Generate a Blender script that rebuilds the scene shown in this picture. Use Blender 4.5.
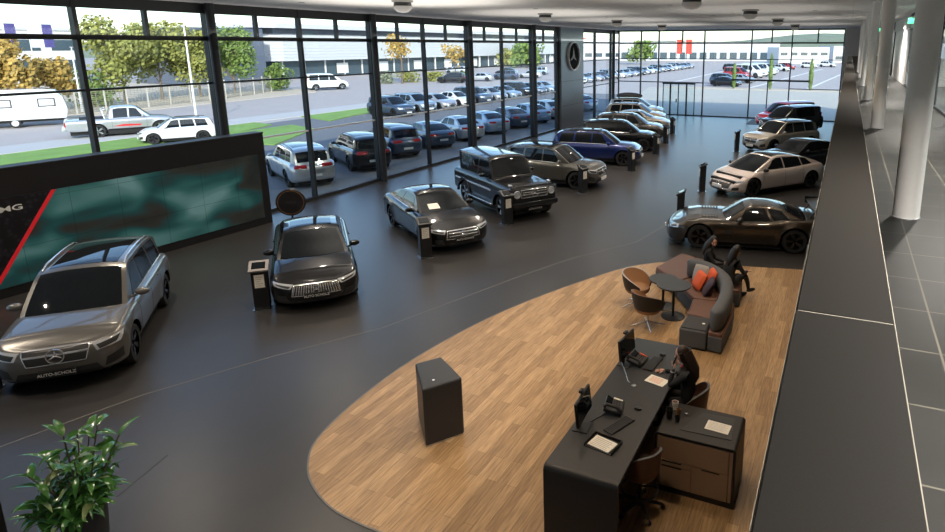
import bpy, bmesh, math, random
from mathutils import Vector, Matrix
random.seed(7)
PI = math.pi
D = bpy.data
S = bpy.context.scene
C = S.collection
for o in list(D.objects): D.objects.remove(o)

# ------------------------------------------------------------ camera, sky, sun, exposure
cam_d = D.cameras.new('camera'); cam = D.objects.new('camera', cam_d); C.objects.link(cam)
cam.location = (0, 0, 5.74); cam.rotation_euler = (PI/2-.2227, 0, .3958)
cam_d.sensor_width = 36; cam_d.lens = 620/945*36
cam_d.shift_x = -111.9/945; cam_d.shift_y = -80/945
cam_d.clip_start = .05; cam_d.clip_end = 2000
S.camera = cam
S.view_settings.view_transform = 'Standard'; S.view_settings.look = 'None'
S.view_settings.gamma = 1; S.view_settings.use_curve_mapping = False
S.view_settings.exposure = 0.55
w = D.worlds.new('sky'); S.world = w; w.use_nodes = True
nt = w.node_tree; nt.nodes.clear()
sky = nt.nodes.new('ShaderNodeTexSky'); sky.sky_type = 'NISHITA'; sky.sun_disc = False
sky.sun_elevation = math.radians(28); sky.sun_rotation = math.radians(140); sky.dust_density = .9; sky.air_density = 1.0; sky.ozone_density = 2.5
bg = nt.nodes.new('ShaderNodeBackground'); bg.inputs[1].default_value = .27
ow = nt.nodes.new('ShaderNodeOutputWorld')
nt.links.new(sky.outputs[0], bg.inputs[0]); nt.links.new(bg.outputs[0], ow.inputs[0])
sd = D.lights.new('sun', 'SUN'); sd.energy = 3.5; sd.angle = .01; sd.color = (1, .92, .80)
sun = D.objects.new('sun', sd); C.objects.link(sun)
sun.rotation_euler = Vector((.60, -.70, .42)).to_track_quat('Z', 'Y').to_euler()
DOWNLIGHT_W = 75; WARM_W = 31; HIDDEN_FILL_W = 50; STRIP_FILL_W = 60; GALLERY_W = 190

# ------------------------------------------------------------ materials
def mat(name, col, rough=.5, metal=0, spec=.5, coat=0, emit=None, es=0, noise=0, nscale=20, bump=0, bscale=60, alpha=None, sheen=0):
    m = D.materials.new(name); m.use_nodes = True
    t = m.node_tree; b = t.nodes['Principled BSDF']
    b.inputs['Base Color'].default_value = (*col, 1); b.inputs['Roughness'].default_value = rough
    b.inputs['Metallic'].default_value = metal; b.inputs['Specular IOR Level'].default_value = spec
    b.inputs['Coat Weight'].default_value = coat; b.inputs['Coat Roughness'].default_value = .03
    if emit: b.inputs['Emission Color'].default_value = (*emit, 1); b.inputs['Emission Strength'].default_value = es
    tc = t.nodes.new('ShaderNodeTexCoord')
    n = t.nodes.new('ShaderNodeTexNoise'); n.inputs['Scale'].default_value = nscale; n.inputs['Detail'].default_value = 5
    t.links.new(tc.outputs['Object'], n.inputs['Vector'])
    mx = t.nodes.new('ShaderNodeMix'); mx.data_type = 'RGBA'
    k = noise if noise else .04
    mx.inputs[6].default_value = (*[c*(1-k) for c in col], 1); mx.inputs[7].default_value = (*[min(1, c*(1+k)) for c in col], 1)
    t.links.new(n.outputs[0], mx.inputs[0]); t.links.new(mx.outputs[2], b.inputs['Base Color'])
    if bump:
        n2 = t.nodes.new('ShaderNodeTexNoise'); n2.inputs['Scale'].default_value = bscale
        t.links.new(tc.outputs['Object'], n2.inputs['Vector'])
        bp = t.nodes.new('ShaderNodeBump'); bp.inputs['Strength'].default_value = bump; bp.inputs['Distance'].default_value = .01
        t.links.new(n2.outputs[0], bp.inputs['Height']); t.links.new(bp.outputs[0], b.inputs['Normal'])
    return m
def glass_mat(name, tint=(.93, .97, .97), refl=.07):
    m = D.materials.new(name); m.use_nodes = True; t = m.node_tree; t.nodes.clear()
    tr = t.nodes.new('ShaderNodeBsdfTransparent'); tr.inputs[0].default_value = (*tint, 1)
    gl = t.nodes.new('ShaderNodeBsdfGlossy'); gl.inputs['Roughness'].default_value = .02; gl.inputs[0].default_value = (.9, .95, 1, 1)
    fr = t.nodes.new('ShaderNodeLayerWeight'); fr.inputs[0].default_value = .5
    pw = t.nodes.new('ShaderNodeMath'); pw.operation = 'POWER'; pw.inputs[1].default_value = 5
    t.links.new(fr.outputs[1], pw.inputs[0])
    ad = t.nodes.new('ShaderNodeMath'); ad.operation = 'MULTIPLY_ADD'; ad.inputs[1].default_value = .55; ad.inputs[2].default_value = refl*.3
    t.links.new(pw.outputs[0], ad.inputs[0])
    mx = t.nodes.new('ShaderNodeMixShader'); o = t.nodes.new('ShaderNodeOutputMaterial')
    t.links.new(ad.outputs[0], mx.inputs[0]); t.links.new(tr.outputs[0], mx.inputs[1]); t.links.new(gl.outputs[0], mx.inputs[2]); t.links.new(mx.outputs[0], o.inputs[0])
    return m
def brick_mat(name, c1, c2, mortar, bw, bh, ms=.01, rough=.6, offset=.5, rot=0, spec=.4, grain=0, bump=.0):
    m = D.materials.new(name); m.use_nodes = True; t = m.node_tree; b = t.nodes['Principled BSDF']
    b.inputs['Roughness'].default_value = rough; b.inputs['Specular IOR Level'].default_value = spec
    tc = t.nodes.new('ShaderNodeTexCoord'); mp = t.nodes.new('ShaderNodeMapping'); mp.inputs['Rotation'].default_value = (0, 0, rot)
    t.links.new(tc.outputs['Object'], mp.inputs[0])
    br = t.nodes.new('ShaderNodeTexBrick'); br.offset = offset; br.inputs['Scale'].default_value = 1
    br.inputs['Brick Width'].default_value = bw; br.inputs['Row Height'].default_value = bh; br.inputs['Mortar Size'].default_value = ms
    br.inputs['Color1'].default_value = (*c1, 1); br.inputs['Color2'].default_value = (*c2, 1); br.inputs['Mortar'].default_value = (*mortar, 1)
    t.links.new(mp.outputs[0], br.inputs[0])
    n = t.nodes.new('ShaderNodeTexNoise'); n.inputs['Detail'].default_value = 6; n.inputs['Scale'].default_value = 3
    m2 = t.nodes.new('ShaderNodeMapping'); m2.inputs['Scale'].default_value = (1, 12, 1) if grain else (1, 1, 1)
    t.links.new(mp.outputs[0], m2.inputs[0]); t.links.new(m2.outputs[0], n.inputs['Vector'])
    rp = t.nodes.new('ShaderNodeMapRange'); rp.inputs[1].default_value = .3; rp.inputs[2].default_value = .7
    g = grain if grain else .08
    rp.inputs[3].default_value = 1-g; rp.inputs[4].default_value = 1+g; t.links.new(n.outputs[0], rp.inputs[0])
    mu = t.nodes.new('ShaderNodeMix'); mu.data_type = 'RGBA'; mu.blend_type = 'MULTIPLY'; mu.inputs[0].default_value = 1
    t.links.new(br.outputs[0], mu.inputs[6]); t.links.new(rp.outputs[0], mu.inputs[7]); t.links.new(mu.outputs[2], b.inputs['Base Color'])
    return m
M = {}
M['floor'] = mat('dark_floor', (.033, .031, .030), .33, spec=.45, noise=.16, nscale=1.6, bump=.05, bscale=220)
M['floor2'] = mat('dark_floor_strip', (.050, .049, .050), .42, spec=.45, noise=.12, nscale=2)
M['line'] = mat('floor_line', (.13, .125, .115), .5)
M['wood'] = brick_mat('oak_planks', (.27, .160, .072), (.42, .265, .130), (.20, .12, .055), 1.25, .15, .003, .42, .37, PI/2, .4, .30)
M['ceil'] = brick_mat('ceiling_panels', (.74, .74, .73), (.75, .75, .74), (.66, .66, .65), 1.2, 3.7, .012, .7, 0, 0)
M['tile'] = brick_mat('gallery_tiles', (.018, .018, .017), (.021, .021, .020), (.08, .075, .06), .6, .6, .006, .42, 0, 0, .18)
M['slab'] = mat('anthracite_slab', (.017, .0155, .0135), .6, noise=.30, nscale=260, spec=.15)
M['slabline'] = mat('slab_joint', (.35, .33, .27), .6)
M['white'] = mat('white_wall', (.84, .83, .81), .45)
M['greywall'] = mat('grey_wall', (.22, .21, .20), .6)
M['frame'] = mat('window_frame', (.022, .024, .027), .4, spec=.4)
M['framel'] = mat('window_rail_light', (.55, .55, .54), .45)
M['glass'] = glass_mat('window_glass')
M['black'] = mat('black_plastic', (.012, .012, .013), .35)
M['matte'] = mat('matte_black', (.02, .02, .021), .6)
M['anth'] = mat('anthracite_laminate', (.028, .028, .030), .42, spec=.35)
M['anthf'] = mat('anthracite_front', (.022, .020, .019), .5, spec=.35)
M['taupe'] = mat('taupe_drawer_front', (.36, .24, .155), .5)
M['chrome'] = mat('chrome', (.82, .83, .85), .16, metal=.8)
M['alu'] = mat('aluminium', (.6, .6, .6), .25, metal=1)
M['steelpanel'] = mat('pillar_cladding', (.22, .25, .28), .3, metal=.7, noise=.1)
M['paper'] = mat('paper', (.80, .76, .68), .7)
M['print'] = mat('printed_text', (.45, .42, .40), .7)
M['rubber'] = mat('tyre', (.012, .012, .012), .75)
M['rim_d'] = mat('dark_rim', (.06, .06, .065), .25, metal=.8)
M['rim_l'] = mat('light_rim', (.55, .56, .58), .22, metal=.9)
M['carglass'] = mat('car_glass', (.008, .010, .012), .03, spec=.45)
M['lamp'] = mat('headlamp_glass', (.55, .58, .62), .08, spec=.9, metal=.3)
M['tail'] = mat('tail_lamp', (.35, .01, .01), .15)
M['plate'] = mat('plate_black', (.012, .012, .012), .6, spec=.2)
M['platew'] = mat('plate_white', (.7, .7, .68), .4)
M['chass'] = mat('underbody', (.008, .008, .008), .8)
M['leather'] = mat('brown_leather', (.12, .055, .036), .5, noise=.15, nscale=8)
M['greyfab'] = mat('grey_fabric', (.085, .09, .098), .8, bump=.3, bscale=200)
M['tan'] = mat('tan_lining', (.26, .13, .055), .6)
M['orange'] = mat('orange_fabric', (.62, .10, .03), .8, bump=.2)
M['purple'] = mat('plum_fabric', (.05, .035, .055), .8, bump=.2)
M['lgrey'] = mat('light_grey_fabric', (.30, .28, .27), .8, bump=.2)
M['skin'] = mat('skin', (.55, .30, .21), .55)
M['cloth'] = mat('black_cloth', (.012, .012, .014), .8)
M['hair'] = mat('brown_hair', (.028, .013, .007), .5, noise=.4, nscale=40)
M['hairb'] = mat('black_hair', (.012, .010, .009), .5)
M['leaf'] = mat('plant_leaf', (.05, .16, .030), .24, noise=.6, nscale=3, spec=.6)
M['leaf2'] = mat('plant_leaf_pale', (.16, .22, .08), .35, noise=.5, nscale=3)
M['stem'] = mat('stem', (.10, .08, .04), .7)
M['bark'] = mat('bark', (.16, .12, .09), .9)
M['foly'] = mat('foliage_yellow_green', (.24, .25, .06), .7, noise=.6, nscale=1.2)
M['folo'] = mat('foliage_autumn', (.42, .28, .07), .7, noise=.5, nscale=1.2)
M['folg'] = mat('foliage_green', (.13, .20, .04), .7, noise=.6, nscale=1.2)
M['grass'] = mat('lawn', (.20, .34, .07), .9, noise=.3, nscale=.8)
M['asph'] = mat('asphalt', (.43, .385, .37), .9, noise=.1, nscale=.5)
M['asphd'] = mat('asphalt_dark', (.16, .165, .18), .9, noise=.1, nscale=.5)
M['pave'] = mat('pavement', (.50, .47, .41), .9, noise=.08, nscale=.7)
M['gravel'] = mat('gravel_bed', (.55, .47, .37), .9, noise=.25, nscale=4)
M['bwhite'] = mat('facade_white', (.66, .66, .65), .7)
M['bgrey'] = mat('facade_light_grey', (.50, .52, .55), .5)
M['bdark'] = mat('facade_slate', (.09, .11, .15), .6)
M['bwin'] = mat('facade_window', (.06, .09, .11), .15)
M['fence'] = mat('fence_wire', (.30, .27, .20), .7)
M['flagblue'] = mat('flag_blue', (.07, .06, .22), .7)
M['flagw'] = mat('flag_white', (.7, .7, .7), .7)
M['flagr'] = mat('flag_red', (.5, .06, .04), .7)
M['hill'] = mat('wooded_hill', (.22, .25, .17), .95, noise=.4, nscale=.08)
M['teal'] = None
M['exit'] = mat('exit_sign_green', (.05, .4, .2), .4, emit=(.1, .8, .4), es=1.2)
M['glow'] = mat('lamp_glow', (1, .95, .85), .4, emit=(1, .93, .8), es=14)
M['dome'] = mat('dome_grey', (.25, .25, .245), .3)
M['red'] = mat('red_stripe', (.6, .02, .03), .4, emit=(.8, .02, .03), es=.12)

# ------------------------------------------------------------ mesh helpers
class MB:
    def __init__(s): s.v = []; s.f = []; s.mi = []
    def add(s, vs, fs, mi=0):
        b = len(s.v); s.v += [tuple(p) for p in vs]; s.f += [tuple(b+i for i in f) for f in fs]; s.mi += [mi]*len(fs); return s
    def box(s, c, d, rz=0, mi=0, R=None):
        x, y, z = (k/2 for k in d); R = R or Matrix.Rotation(rz, 3, 'Z'); c = Vector(c)
        vs = [c+R@Vector((a*x, b*y, e*z)) for a in (-1, 1) for b in (-1, 1) for e in (-1, 1)]
        return s.add(vs, [(0, 1, 3, 2), (4, 6, 7, 5), (0, 4, 5, 1), (2, 3, 7, 6), (0, 2, 6, 4), (1, 5, 7, 3)], mi)
    def span(s, a, b, mi=0): return s.box([(a[i]+b[i])/2 for i in range(3)], [abs(a[i]-b[i]) for i in range(3)], 0, mi)
    def lathe(s, prof, c=(0, 0, 0), n=24, mi=0, R=None):
        R = R or Matrix.Identity(3); c = Vector(c); vs = []; fs = []
        for r, z in prof:
            for k in range(n):
                a = 2*PI*k/n; vs.append(c+R@Vector((r*math.cos(a), r*math.sin(a), z)))
        for i in range(len(prof)-1):
            for k in range(n):
                fs.append((i*n+k, i*n+(k+1) % n, (i+1)*n+(k+1) % n, (i+1)*n+k))
        closed = tuple(prof[0]) == tuple(prof[-1])
        if prof[0][0] > 1e-5 and not closed: fs.append(tuple(range(n-1, -1, -1)))
        if prof[-1][0] > 1e-5 and not closed: fs.append(tuple((len(prof)-1)*n+k for k in range(n)))
        return s.add(vs, fs, mi)
    def cyl(s, c, r, h, n=20, mi=0, R=None): return s.lathe([(r, 0), (r, h)], c, n, mi, R)
    def tube(s, pts, r, n=8, mi=0):
        pts = [Vector(p) for p in pts]; rs = r if isinstance(r, (list, tuple)) else [r]*len(pts); vs = []; fs = []
        for i, p in enumerate(pts):
            t = (pts[min(i+1, len(pts)-1)]-pts[max(i-1, 0)]).normalized()
            u = t.orthogonal().normalized() if i == 0 else (pu-t*pu.dot(t)).normalized(); pu = u; v = t.cross(u)
            for k in range(n):
                a = 2*PI*k/n; vs.append(p+rs[i]*(math.cos(a)*u+math.sin(a)*v))
        for i in range(len(pts)-1):
            for k in range(n): fs.append((i*n+k, i*n+(k+1) % n, (i+1)*n+(k+1) % n, (i+1)*n+k))
        fs.append(tuple(range(n-1, -1, -1))); fs.append(tuple((len(pts)-1)*n+k for k in range(n)))
        return s.add(vs, fs, mi)
    def prism(s, poly, z0, z1, mi=0):
        n = len(poly); vs = [(x, y, z0) for x, y in poly]+[(x, y, z1) for x, y in poly]
        fs = [tuple(range(n-1, -1, -1)), tuple(range(n, 2*n))]+[(i, (i+1) % n, n+(i+1) % n, n+i) for i in range(n)]
        return s.add(vs, fs, mi)
    def grid(s, rows, mi=0, flip=False):
        n = len(rows[0]); vs = [p for r in rows for p in r]; fs = []
        for i in range(len(rows)-1):
            for j in range(n-1):
                q = (i*n+j, i*n+j+1, (i+1)*n+j+1, (i+1)*n+j); fs.append(q[::-1] if flip else q)
        return s.add(vs, fs, mi)
    def ell(s, c, r, n=16, m=10, mi=0, R=None):
        R = R or Matrix.Identity(3); c = Vector(c); vs = []; fs = []
        for i in range(m+1):
            th = PI*i/m
            for k in range(n):
                a = 2*PI*k/n; vs.append(c+R@Vector((r[0]*math.sin(th)*math.cos(a), r[1]*math.sin(th)*math.sin(a), r[2]*math.cos(th))))
        for i in range(m):
            for k in range(n): fs.append((i*n+k, (i+1)*n+k, (i+1)*n+(k+1) % n, i*n+(k+1) % n))
        return s.add(vs, fs, mi)
    def build(s, name, mats, parent=None, smooth=None, bevel=0, seg=2, merge=0, recalc=True):
        me = D.meshes.new(name); me.from_pydata([tuple(v) for v in s.v], [], s.f)
        if not isinstance(mats, (list, tuple)): mats = [mats]
        for m in mats: me.materials.append(m)
        me.polygons.foreach_set('material_index', s.mi)
        bm = bmesh.new(); bm.from_mesh(me)
        if merge: bmesh.ops.remove_doubles(bm, verts=bm.verts, dist=merge)
        if recalc: bmesh.ops.recalc_face_normals(bm, faces=bm.faces)
        bm.to_mesh(me); bm.free()
        if smooth is not None:
            me.polygons.foreach_set('use_smooth', [True]*len(me.polygons)); me.set_sharp_from_angle(angle=math.radians(smooth))
        o = D.objects.new(name, me); C.objects.link(o)
        if parent: o.parent = parent
        if bevel:
            b = o.modifiers.new('bevel', 'BEVEL'); b.width = bevel; b.segments = seg; b.limit_method = 'ANGLE'
            me.polygons.foreach_set('use_smooth', [True]*len(me.polygons)); me.set_sharp_from_angle(angle=math.radians(50))
        return o
def tag(o, label=None, cat=None, group=None, kind=None):
    if label: o['label'] = label
    if cat: o['category'] = cat
    if group: o['group'] = group
    if kind: o['kind'] = kind
    return o
def empty(name, loc, rz=0, label=None, cat=None, group=None):
    o = D.objects.new(name, None); C.objects.link(o); o.location = loc; o.rotation_euler = (0, 0, rz); o.empty_display_size = .2
    return tag(o, label, cat, group)
def copy_tree(o, parent=None):
    c = o.copy(); C.objects.link(c); c.parent = parent
    for ch in list(o.children): copy_tree(ch, c)
    return c
def struct(o): o['kind'] = 'structure'; return o
def text_obj(name, txt, size, mtl, parent, loc, rot, extrude=.003, align='CENTER', bold=0):
    cu = D.curves.new(name, 'FONT'); cu.body = txt; cu.size = size; cu.extrude = extrude; cu.align_x = align; cu.align_y = 'CENTER'; cu.offset = bold
    tmp = D.objects.new('tmp', cu); C.objects.link(tmp)
    bpy.context.view_layer.update()
    me = D.meshes.new_from_object(tmp.evaluated_get(bpy.context.evaluated_depsgraph_get())); D.objects.remove(tmp); D.curves.remove(cu)
    me.name = name; me.materials.clear(); me.materials.append(mtl)
    o = D.objects.new(name, me); C.objects.link(o); o.parent = parent; o.location = loc; o.rotation_euler = rot
    return o
def interp(pts, x):
    if x <= pts[0][0]: return pts[0][1]
    if x >= pts[-1][0]: return pts[-1][1]
    n = len(pts); d = [(pts[i+1][1]-pts[i][1])/(pts[i+1][0]-pts[i][0]) for i in range(n-1)]
    mm = [d[0]]+[0 if d[i-1]*d[i] <= 0 else 2*d[i-1]*d[i]/(d[i-1]+d[i]) for i in range(1, n-1)]+[d[-1]]
    for i in range(n-1):
        if x <= pts[i+1][0]:
            h = pts[i+1][0]-pts[i][0]; t = (x-pts[i][0])/h
            return ((1+2*t)*(1-t)**2*pts[i][1]+t*(1-t)**2*h*mm[i]+t*t*(3-2*t)*pts[i+1][1]+t*t*(t-1)*h*mm[i+1])

# ------------------------------------------------------------ setting: floors, walls, ceiling
XL, YF, ZC, XR = -18.4, 51.5, 7.0, 8.5
struct(MB().span((XL-.15, -6, -.3), (XR, YF+.15, 0)).build('floor', M['floor']))
def strip(name, pts, wd, m, z0=0, z1=.003):
    out = []
    for sgn in (1, -1):
        side = []
        for i, p in enumerate(pts):
            a = Vector(pts[max(i-1, 0)]); b = Vector(pts[min(i+1, len(pts)-1)]); t = (b-a).normalized(); nrm = Vector((-t.y, t.x))
            side.append(Vector(p)+nrm*sgn*wd/2)
        out.append(side)
    mb = MB(); n = len(pts)
    for i in range(n-1):
        q = [out[0][i], out[0][i+1], out[1][i+1], out[1][i]]
        mb.prism([(v.x, v.y) for v in q[::-1]], z0, z1)
    return mb.build(name, m)
seam = [(-11.9, 1.0), (-11.0, 4.1), (-10.5, 5.8), (-9.6, 7.6), (-8.5, 9.4), (-7.9, 11.2), (-7.35, 12.9), (-6.6, 14.9), (-5.4, 17.0), (-5.0, 19.5), (-4.9, 26), (-4.95, 34), (-5.3, 43)]
seamd = []
for i in range(len(seam)-1):
    for k in range(5): seamd.append((seam[i][0]+(seam[i+1][0]-seam[i][0])*k/5, seam[i][1]+(seam[i+1][1]-seam[i][1])*k/5))
struct(strip('trim_1', seamd, .022, M['line']))
struct(strip('trim_2', [(-8.32, 4.1), (-8.43, 4.5), (-8.55, 4.92)], .02, M['matte']))
wp = [(-1.2, 4.2), (-2.4, 4.55), (-3.6, 4.82), (-4.58, 4.93), (-5.08, 4.95), (-5.62, 5.03), (-6.18, 5.27), (-6.58, 5.60), (-6.86, 6.05), (-7.03, 6.93), (-7.08, 8.21), (-6.93, 9.56), (-6.60, 11.04), (-6.0, 12.7), (-5.12, 14.55), (-4.5, 15.3), (-4.0, 15.62), (-2.72, 15.94), (-0.64, 16.39), (1.2, 16.75), (1.2, 4.0)]
wps = []
for i, p in enumerate(wp):                                   # smooth the curved edge
    if 0 < i < 17:
        p0, p1, p2, p3 = (Vector(wp[max(0, min(len(wp)-1, j))]) for j in (i-1, i, i+1, i+2))
        for k in range(4):
            t = k/4; q = .5*((2*p1)+(p2-p0)*t+(2*p0-5*p1+4*p2-p3)*t*t+(3*p1-p0-3*p2+p3)*t**3); wps.append((q.x, q.y))
    else: wps.append(p)
wf = struct(MB().prism(wps, .0, .006).build('floor', M['wood'])); wf.name = 'floor_oak'
struct(strip('trim_3', wps[1:-3], .025, M['line'], 0, .008))
struct(MB().span((XL-.3, -6, ZC), (XR+.2, YF+.3, ZC+.8)).build('ceiling', M['ceil']))
# glazed left wall
def window(n, bars, panes, m=M['frame'], light=()):
    mb = MB()
    for a, b in bars: mb.span(a, b)
    for a, b in light: mb.span(a, b, 1)
    fr = struct(mb.build('window_%d' % n, [m, M['framel']]))
    g = MB()
    for a, b in panes: g.span(a, b)
    go = g.build('window_pane', M['glass'], fr)
    return fr
ys = [-4.3+3.6*k for k in range(13)]      # mullions: ... 10.1, 13.7 ... 38.9
wn = 1
for i in range(len(ys)-1):
    a, b = ys[i], ys[i+1]
    bars = [((XL-.1, a-.05, 0), (XL+.1, a+.05, ZC)), ((XL-.08, a+.05, 0), (XL+.08, b-.05, .12)), ((XL-.08, a+.05, ZC-.3), (XL+.08, b-.05, ZC)),
            ((XL-.08, a+.05, 5.89), (XL+.08, b-.05, 6.02)), ((XL-.03, a+.05, 4.57), (XL+.05, b-.05, 4.63))]
    mid = (a+b)/2
    bars.append(((XL-.07, mid-.05, 6.02), (XL+.07, mid+.05, ZC-.3)))
    window(wn, bars, [((XL-.008, a+.05, .12), (XL+.008, b-.05, ZC-.3))], light=[((XL-.03, a+.05, 2.62), (XL+.06, b-.05, 2.68))])
    wn += 1
for a, b in ((43.2, 46.1), (46.1, 49.7), (49.7, 51.4)):
    bars = [((XL-.1, a-.05, 0), (XL+.1, a+.05, ZC)), ((XL-.08, a+.05, 0), (XL+.08, b-.05, .12)), ((XL-.08, a+.05, ZC-.3), (XL+.08, b-.05, ZC)),
            ((XL-.08, a+.05, 5.89), (XL+.08, b-.05, 6.02)), ((XL-.03, a+.05, 4.57), (XL+.05, b-.05, 4.63)), ((XL-.03, a+.05, 2.62), (XL+.05, b-.05, 2.68))]
    window(wn, bars, [((XL-.008, a+.05, .12), (XL+.008, b-.05, ZC-.3))]); wn += 1
dp = MB().span((XL-.1, 38.9, 0), (XL+.12, 39.25, ZC))
struct(dp.build('trim_4', M['frame']))
for y, lab in ((13.7, 'dark round column just behind the right end of the video wall'), (20.9, 'dark round column behind the black coupe, right of the black SUV parked outside'), (28.1, 'dark round column behind the boxy off-roader'),
               (35.3, 'dark round column nearest to the left side of the emblem pillar'), (49.7, 'thin dark column in the far left corner beyond the emblem pillar')):
    c = MB().cyl((XL+.27, y, 0), .13, ZC, 20).build('steel_column', M['frame'], smooth=40)
    tag(c, lab, 'column', 'dark steel columns along the left glazing')
# far wall
fx = [-18.3, -16.3, -14.75, -10.92, -7.17, -4.13, -.42]
for i in range(len(fx)-1):
    a, b = fx[i], fx[i+1]
    bars = [((a-.045, YF-.1, 0), (a+.045, YF+.1, ZC)), ((a+.045, YF-.06, 0), (b-.045, YF+.06, .08)), ((a+.045, YF-.06, ZC-.12), (b-.045, YF+.06, ZC)),
            ((a+.045, YF-.06, 5.88), (b-.045, YF+.06, 6.0)), ((a+.045, YF-.03, 4.64), (b-.045, YF+.03, 4.70))]
    if i < 3: bars.append(((a+.045, YF-.03, 2.7), (b-.045, YF+.03, 2.78)))
    if i in (2, 4, 5):
        mx_ = (a+b)/2+(.08 if i == 2 else 0); bars.append(((mx_-.05, YF-.07, 6.0), (mx_+.05, YF+.07, ZC-.12)))
    if i == 5: bars += [((b-.045, YF-.1, 0), (b+.045, YF+.1, ZC)), ((a+.045, YF-.03, 2.4), (b-.045, YF+.03, 2.46))]
    window(wn, bars, [((a+.045, YF-.008, .08), (b-.045, YF+.008, ZC-.12))]); wn += 1
# entrance doors in the far wall
dm = MB()
for x in (-13.58, -12.2): dm.span((x-.06, YF-.35, 0), (x+.06, YF-.23, 2.6))
for x in (-14.2, -11.53): dm.span((x-.03, YF-.33, 0), (x+.03, YF-.25, 2.6))
dm.span((-14.25, YF-.38, 2.6), (-11.5, YF-.2, 2.72)); dm.span((-12.93, YF-.32, 0), (-12.85, YF-.26, 2.6))
d1 = struct(dm.build('door_1', M['frame']))
MB().span((-14.17, YF-.295, .02), (-11.56, YF-.285, 2.6)).build('door_pane', M['glass'], d1)
MB().box((-13.05, YF-.31, 1.25), (.1, .03, .3)).build('door_sign', M['black'], d1)
dm = MB().span((-8.6, YF-.2, 2.98), (-2.65, YF-.1, 3.12)); dm.span((-5.79, YF-.18, 0), (-5.71, YF-.1, 2.98))
struct(dm.build('door_2', M['frame']))
# walls beyond the gallery, opaque right side
struct(MB().span((-.37, YF-.1, 0), (XR, YF+.15, ZC)).build('wall_far', M['white']))
struct(MB().span((XR, -6, 0), (XR+.2, YF+.15, ZC)).build('wall_right', M['white']))
struct(MB().span((XL-.1, -6.2, 0), (XR+.2, -6, ZC)).build('wall_back', M['white']))
# emblem pillar
pl = struct(MB().span((XL-.2, 39.25, 0), (-18.1, 43.15, ZC)).build('wall_pillar', M['steelpanel']))
gr = MB()
for z in (1.6, 3.3, 5.9): gr.span((-18.1, 39.27, z), (-18.096, 43.13, z+.02))
gr.build('panel_joint', M['frame'], pl)
M['star'] = mat('brushed_star', (.86, .86, .87), .4, metal=.1); M['disc'] = mat('emblem_disc', (.01, .01, .011), .8, spec=.1)
em = empty('emblem', (-18.098, 41.2, 5.0), 0, 'round three pointed metal star emblem mounted high on the grey pillar', 'emblem')
def star_mb(R, dpt, tk):
    mb = MB(); n = 48
    ring = [(R-tk, 0), (R-tk, dpt), (R, dpt), (R, 0), (R-tk, 0)]
    mb.lathe(ring, (0, 0, 0), n); mb.f = [f for f in mb.f if len(f) == 4]; mb.mi = [0]*len(mb.f)
    for k in range(3):
        a = PI/2+2*PI*k/3; t = Vector((math.cos(a), math.sin(a), 0)); u = Vector((-t.y, t.x, 0)); wdt = R*.19; L = R-tk*.7
        vs = [u*wdt, -u*wdt, t*L, Vector((0, 0, dpt*1.15)), -t*wdt*1.2]
        mb.add(vs, [(0, 2, 3), (2, 1, 3), (1, 4, 3), (4, 0, 3), (0, 4, 1, 2)])
    return mb
RX = Matrix(((0, 0, 1), (1, 0, 0), (0, 1, 0)))              # local z -> world x, local y -> world z
def turned(mb, R): mb.v = [tuple(R@Vector(v)) for v in mb.v]; return mb
turned(MB().cyl((0, 0, .002), .93, .05, 48), RX).build('disc', M['disc'], em)
turned(star_mb(1.0, .14, .075), RX).build('star', M['star'], em, smooth=35)
# gallery
ZG = 4.10; GX0, GX1 = -.07, .16
struct(MB().span((GX0+.02, -6, ZG-.35), (XR, 44.8, ZG)).build('floor', M['tile'])).name = 'floor_gallery'
par = struct(MB().span((GX0+.005, -6, ZG-.4), (GX1-.005, 44.8, 5.05)).build('wall_parapet', M['slab']))
cap = MB()
js = [-6, -2.0, 1.60, 5.8, 10, 14.2, 18.4, 22.6, 26.8, 31, 35.2, 39.4, 44.8]
for a, b in zip(js[:-1], js[1:]): cap.span((GX0, a+.0025, 5.05), (GX1, b-.0025, 5.07))
cap.build('parapet_cap', M['slab'], par, bevel=.002, seg=1)
MB().span((GX0+.003, -6, 5.05), (GX1-.003, 44.8, 5.0685)).build('cap_joint', M['slabline'], par)
MB().span((GX0-.004, -6, 5.045), (GX0, 44.8, 5.064)).build('edge_strip', M['slabline'], par)
MB().span((GX1, -6, 5.045), (GX1+.003, 44.8, 5.064)).build('edge_strip', M['slabline'], par)
struct(MB().span((GX0, 44.8, 0), (XR, 45.0, 5.07)).build('wall_gallery_end', M['greywall']))
gl_lab = ['nearest white round column on the gallery, cut by the right edge', 'second white round column along the gallery', 'third white round column along the gallery', 'fourth white round column along the gallery', 'fifth white round column along the gallery', 'farthest white round column at the gallery end']
for k in range(6):
    y = 6.62+7.25*k
    c = MB().lathe([(.12, 0), (.12, ZC-ZG)], (.645, y, ZG), 40).build('round_column', M['white'], smooth=40)
    tag(c, gl_lab[k], 'column', 'white columns along the gallery')
    MB().lathe([(.128, 0), (.128, .012), (.121, .014)], (.645, y, ZG), 40).build('base_ring', M['chrome'], c, smooth=40)
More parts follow.
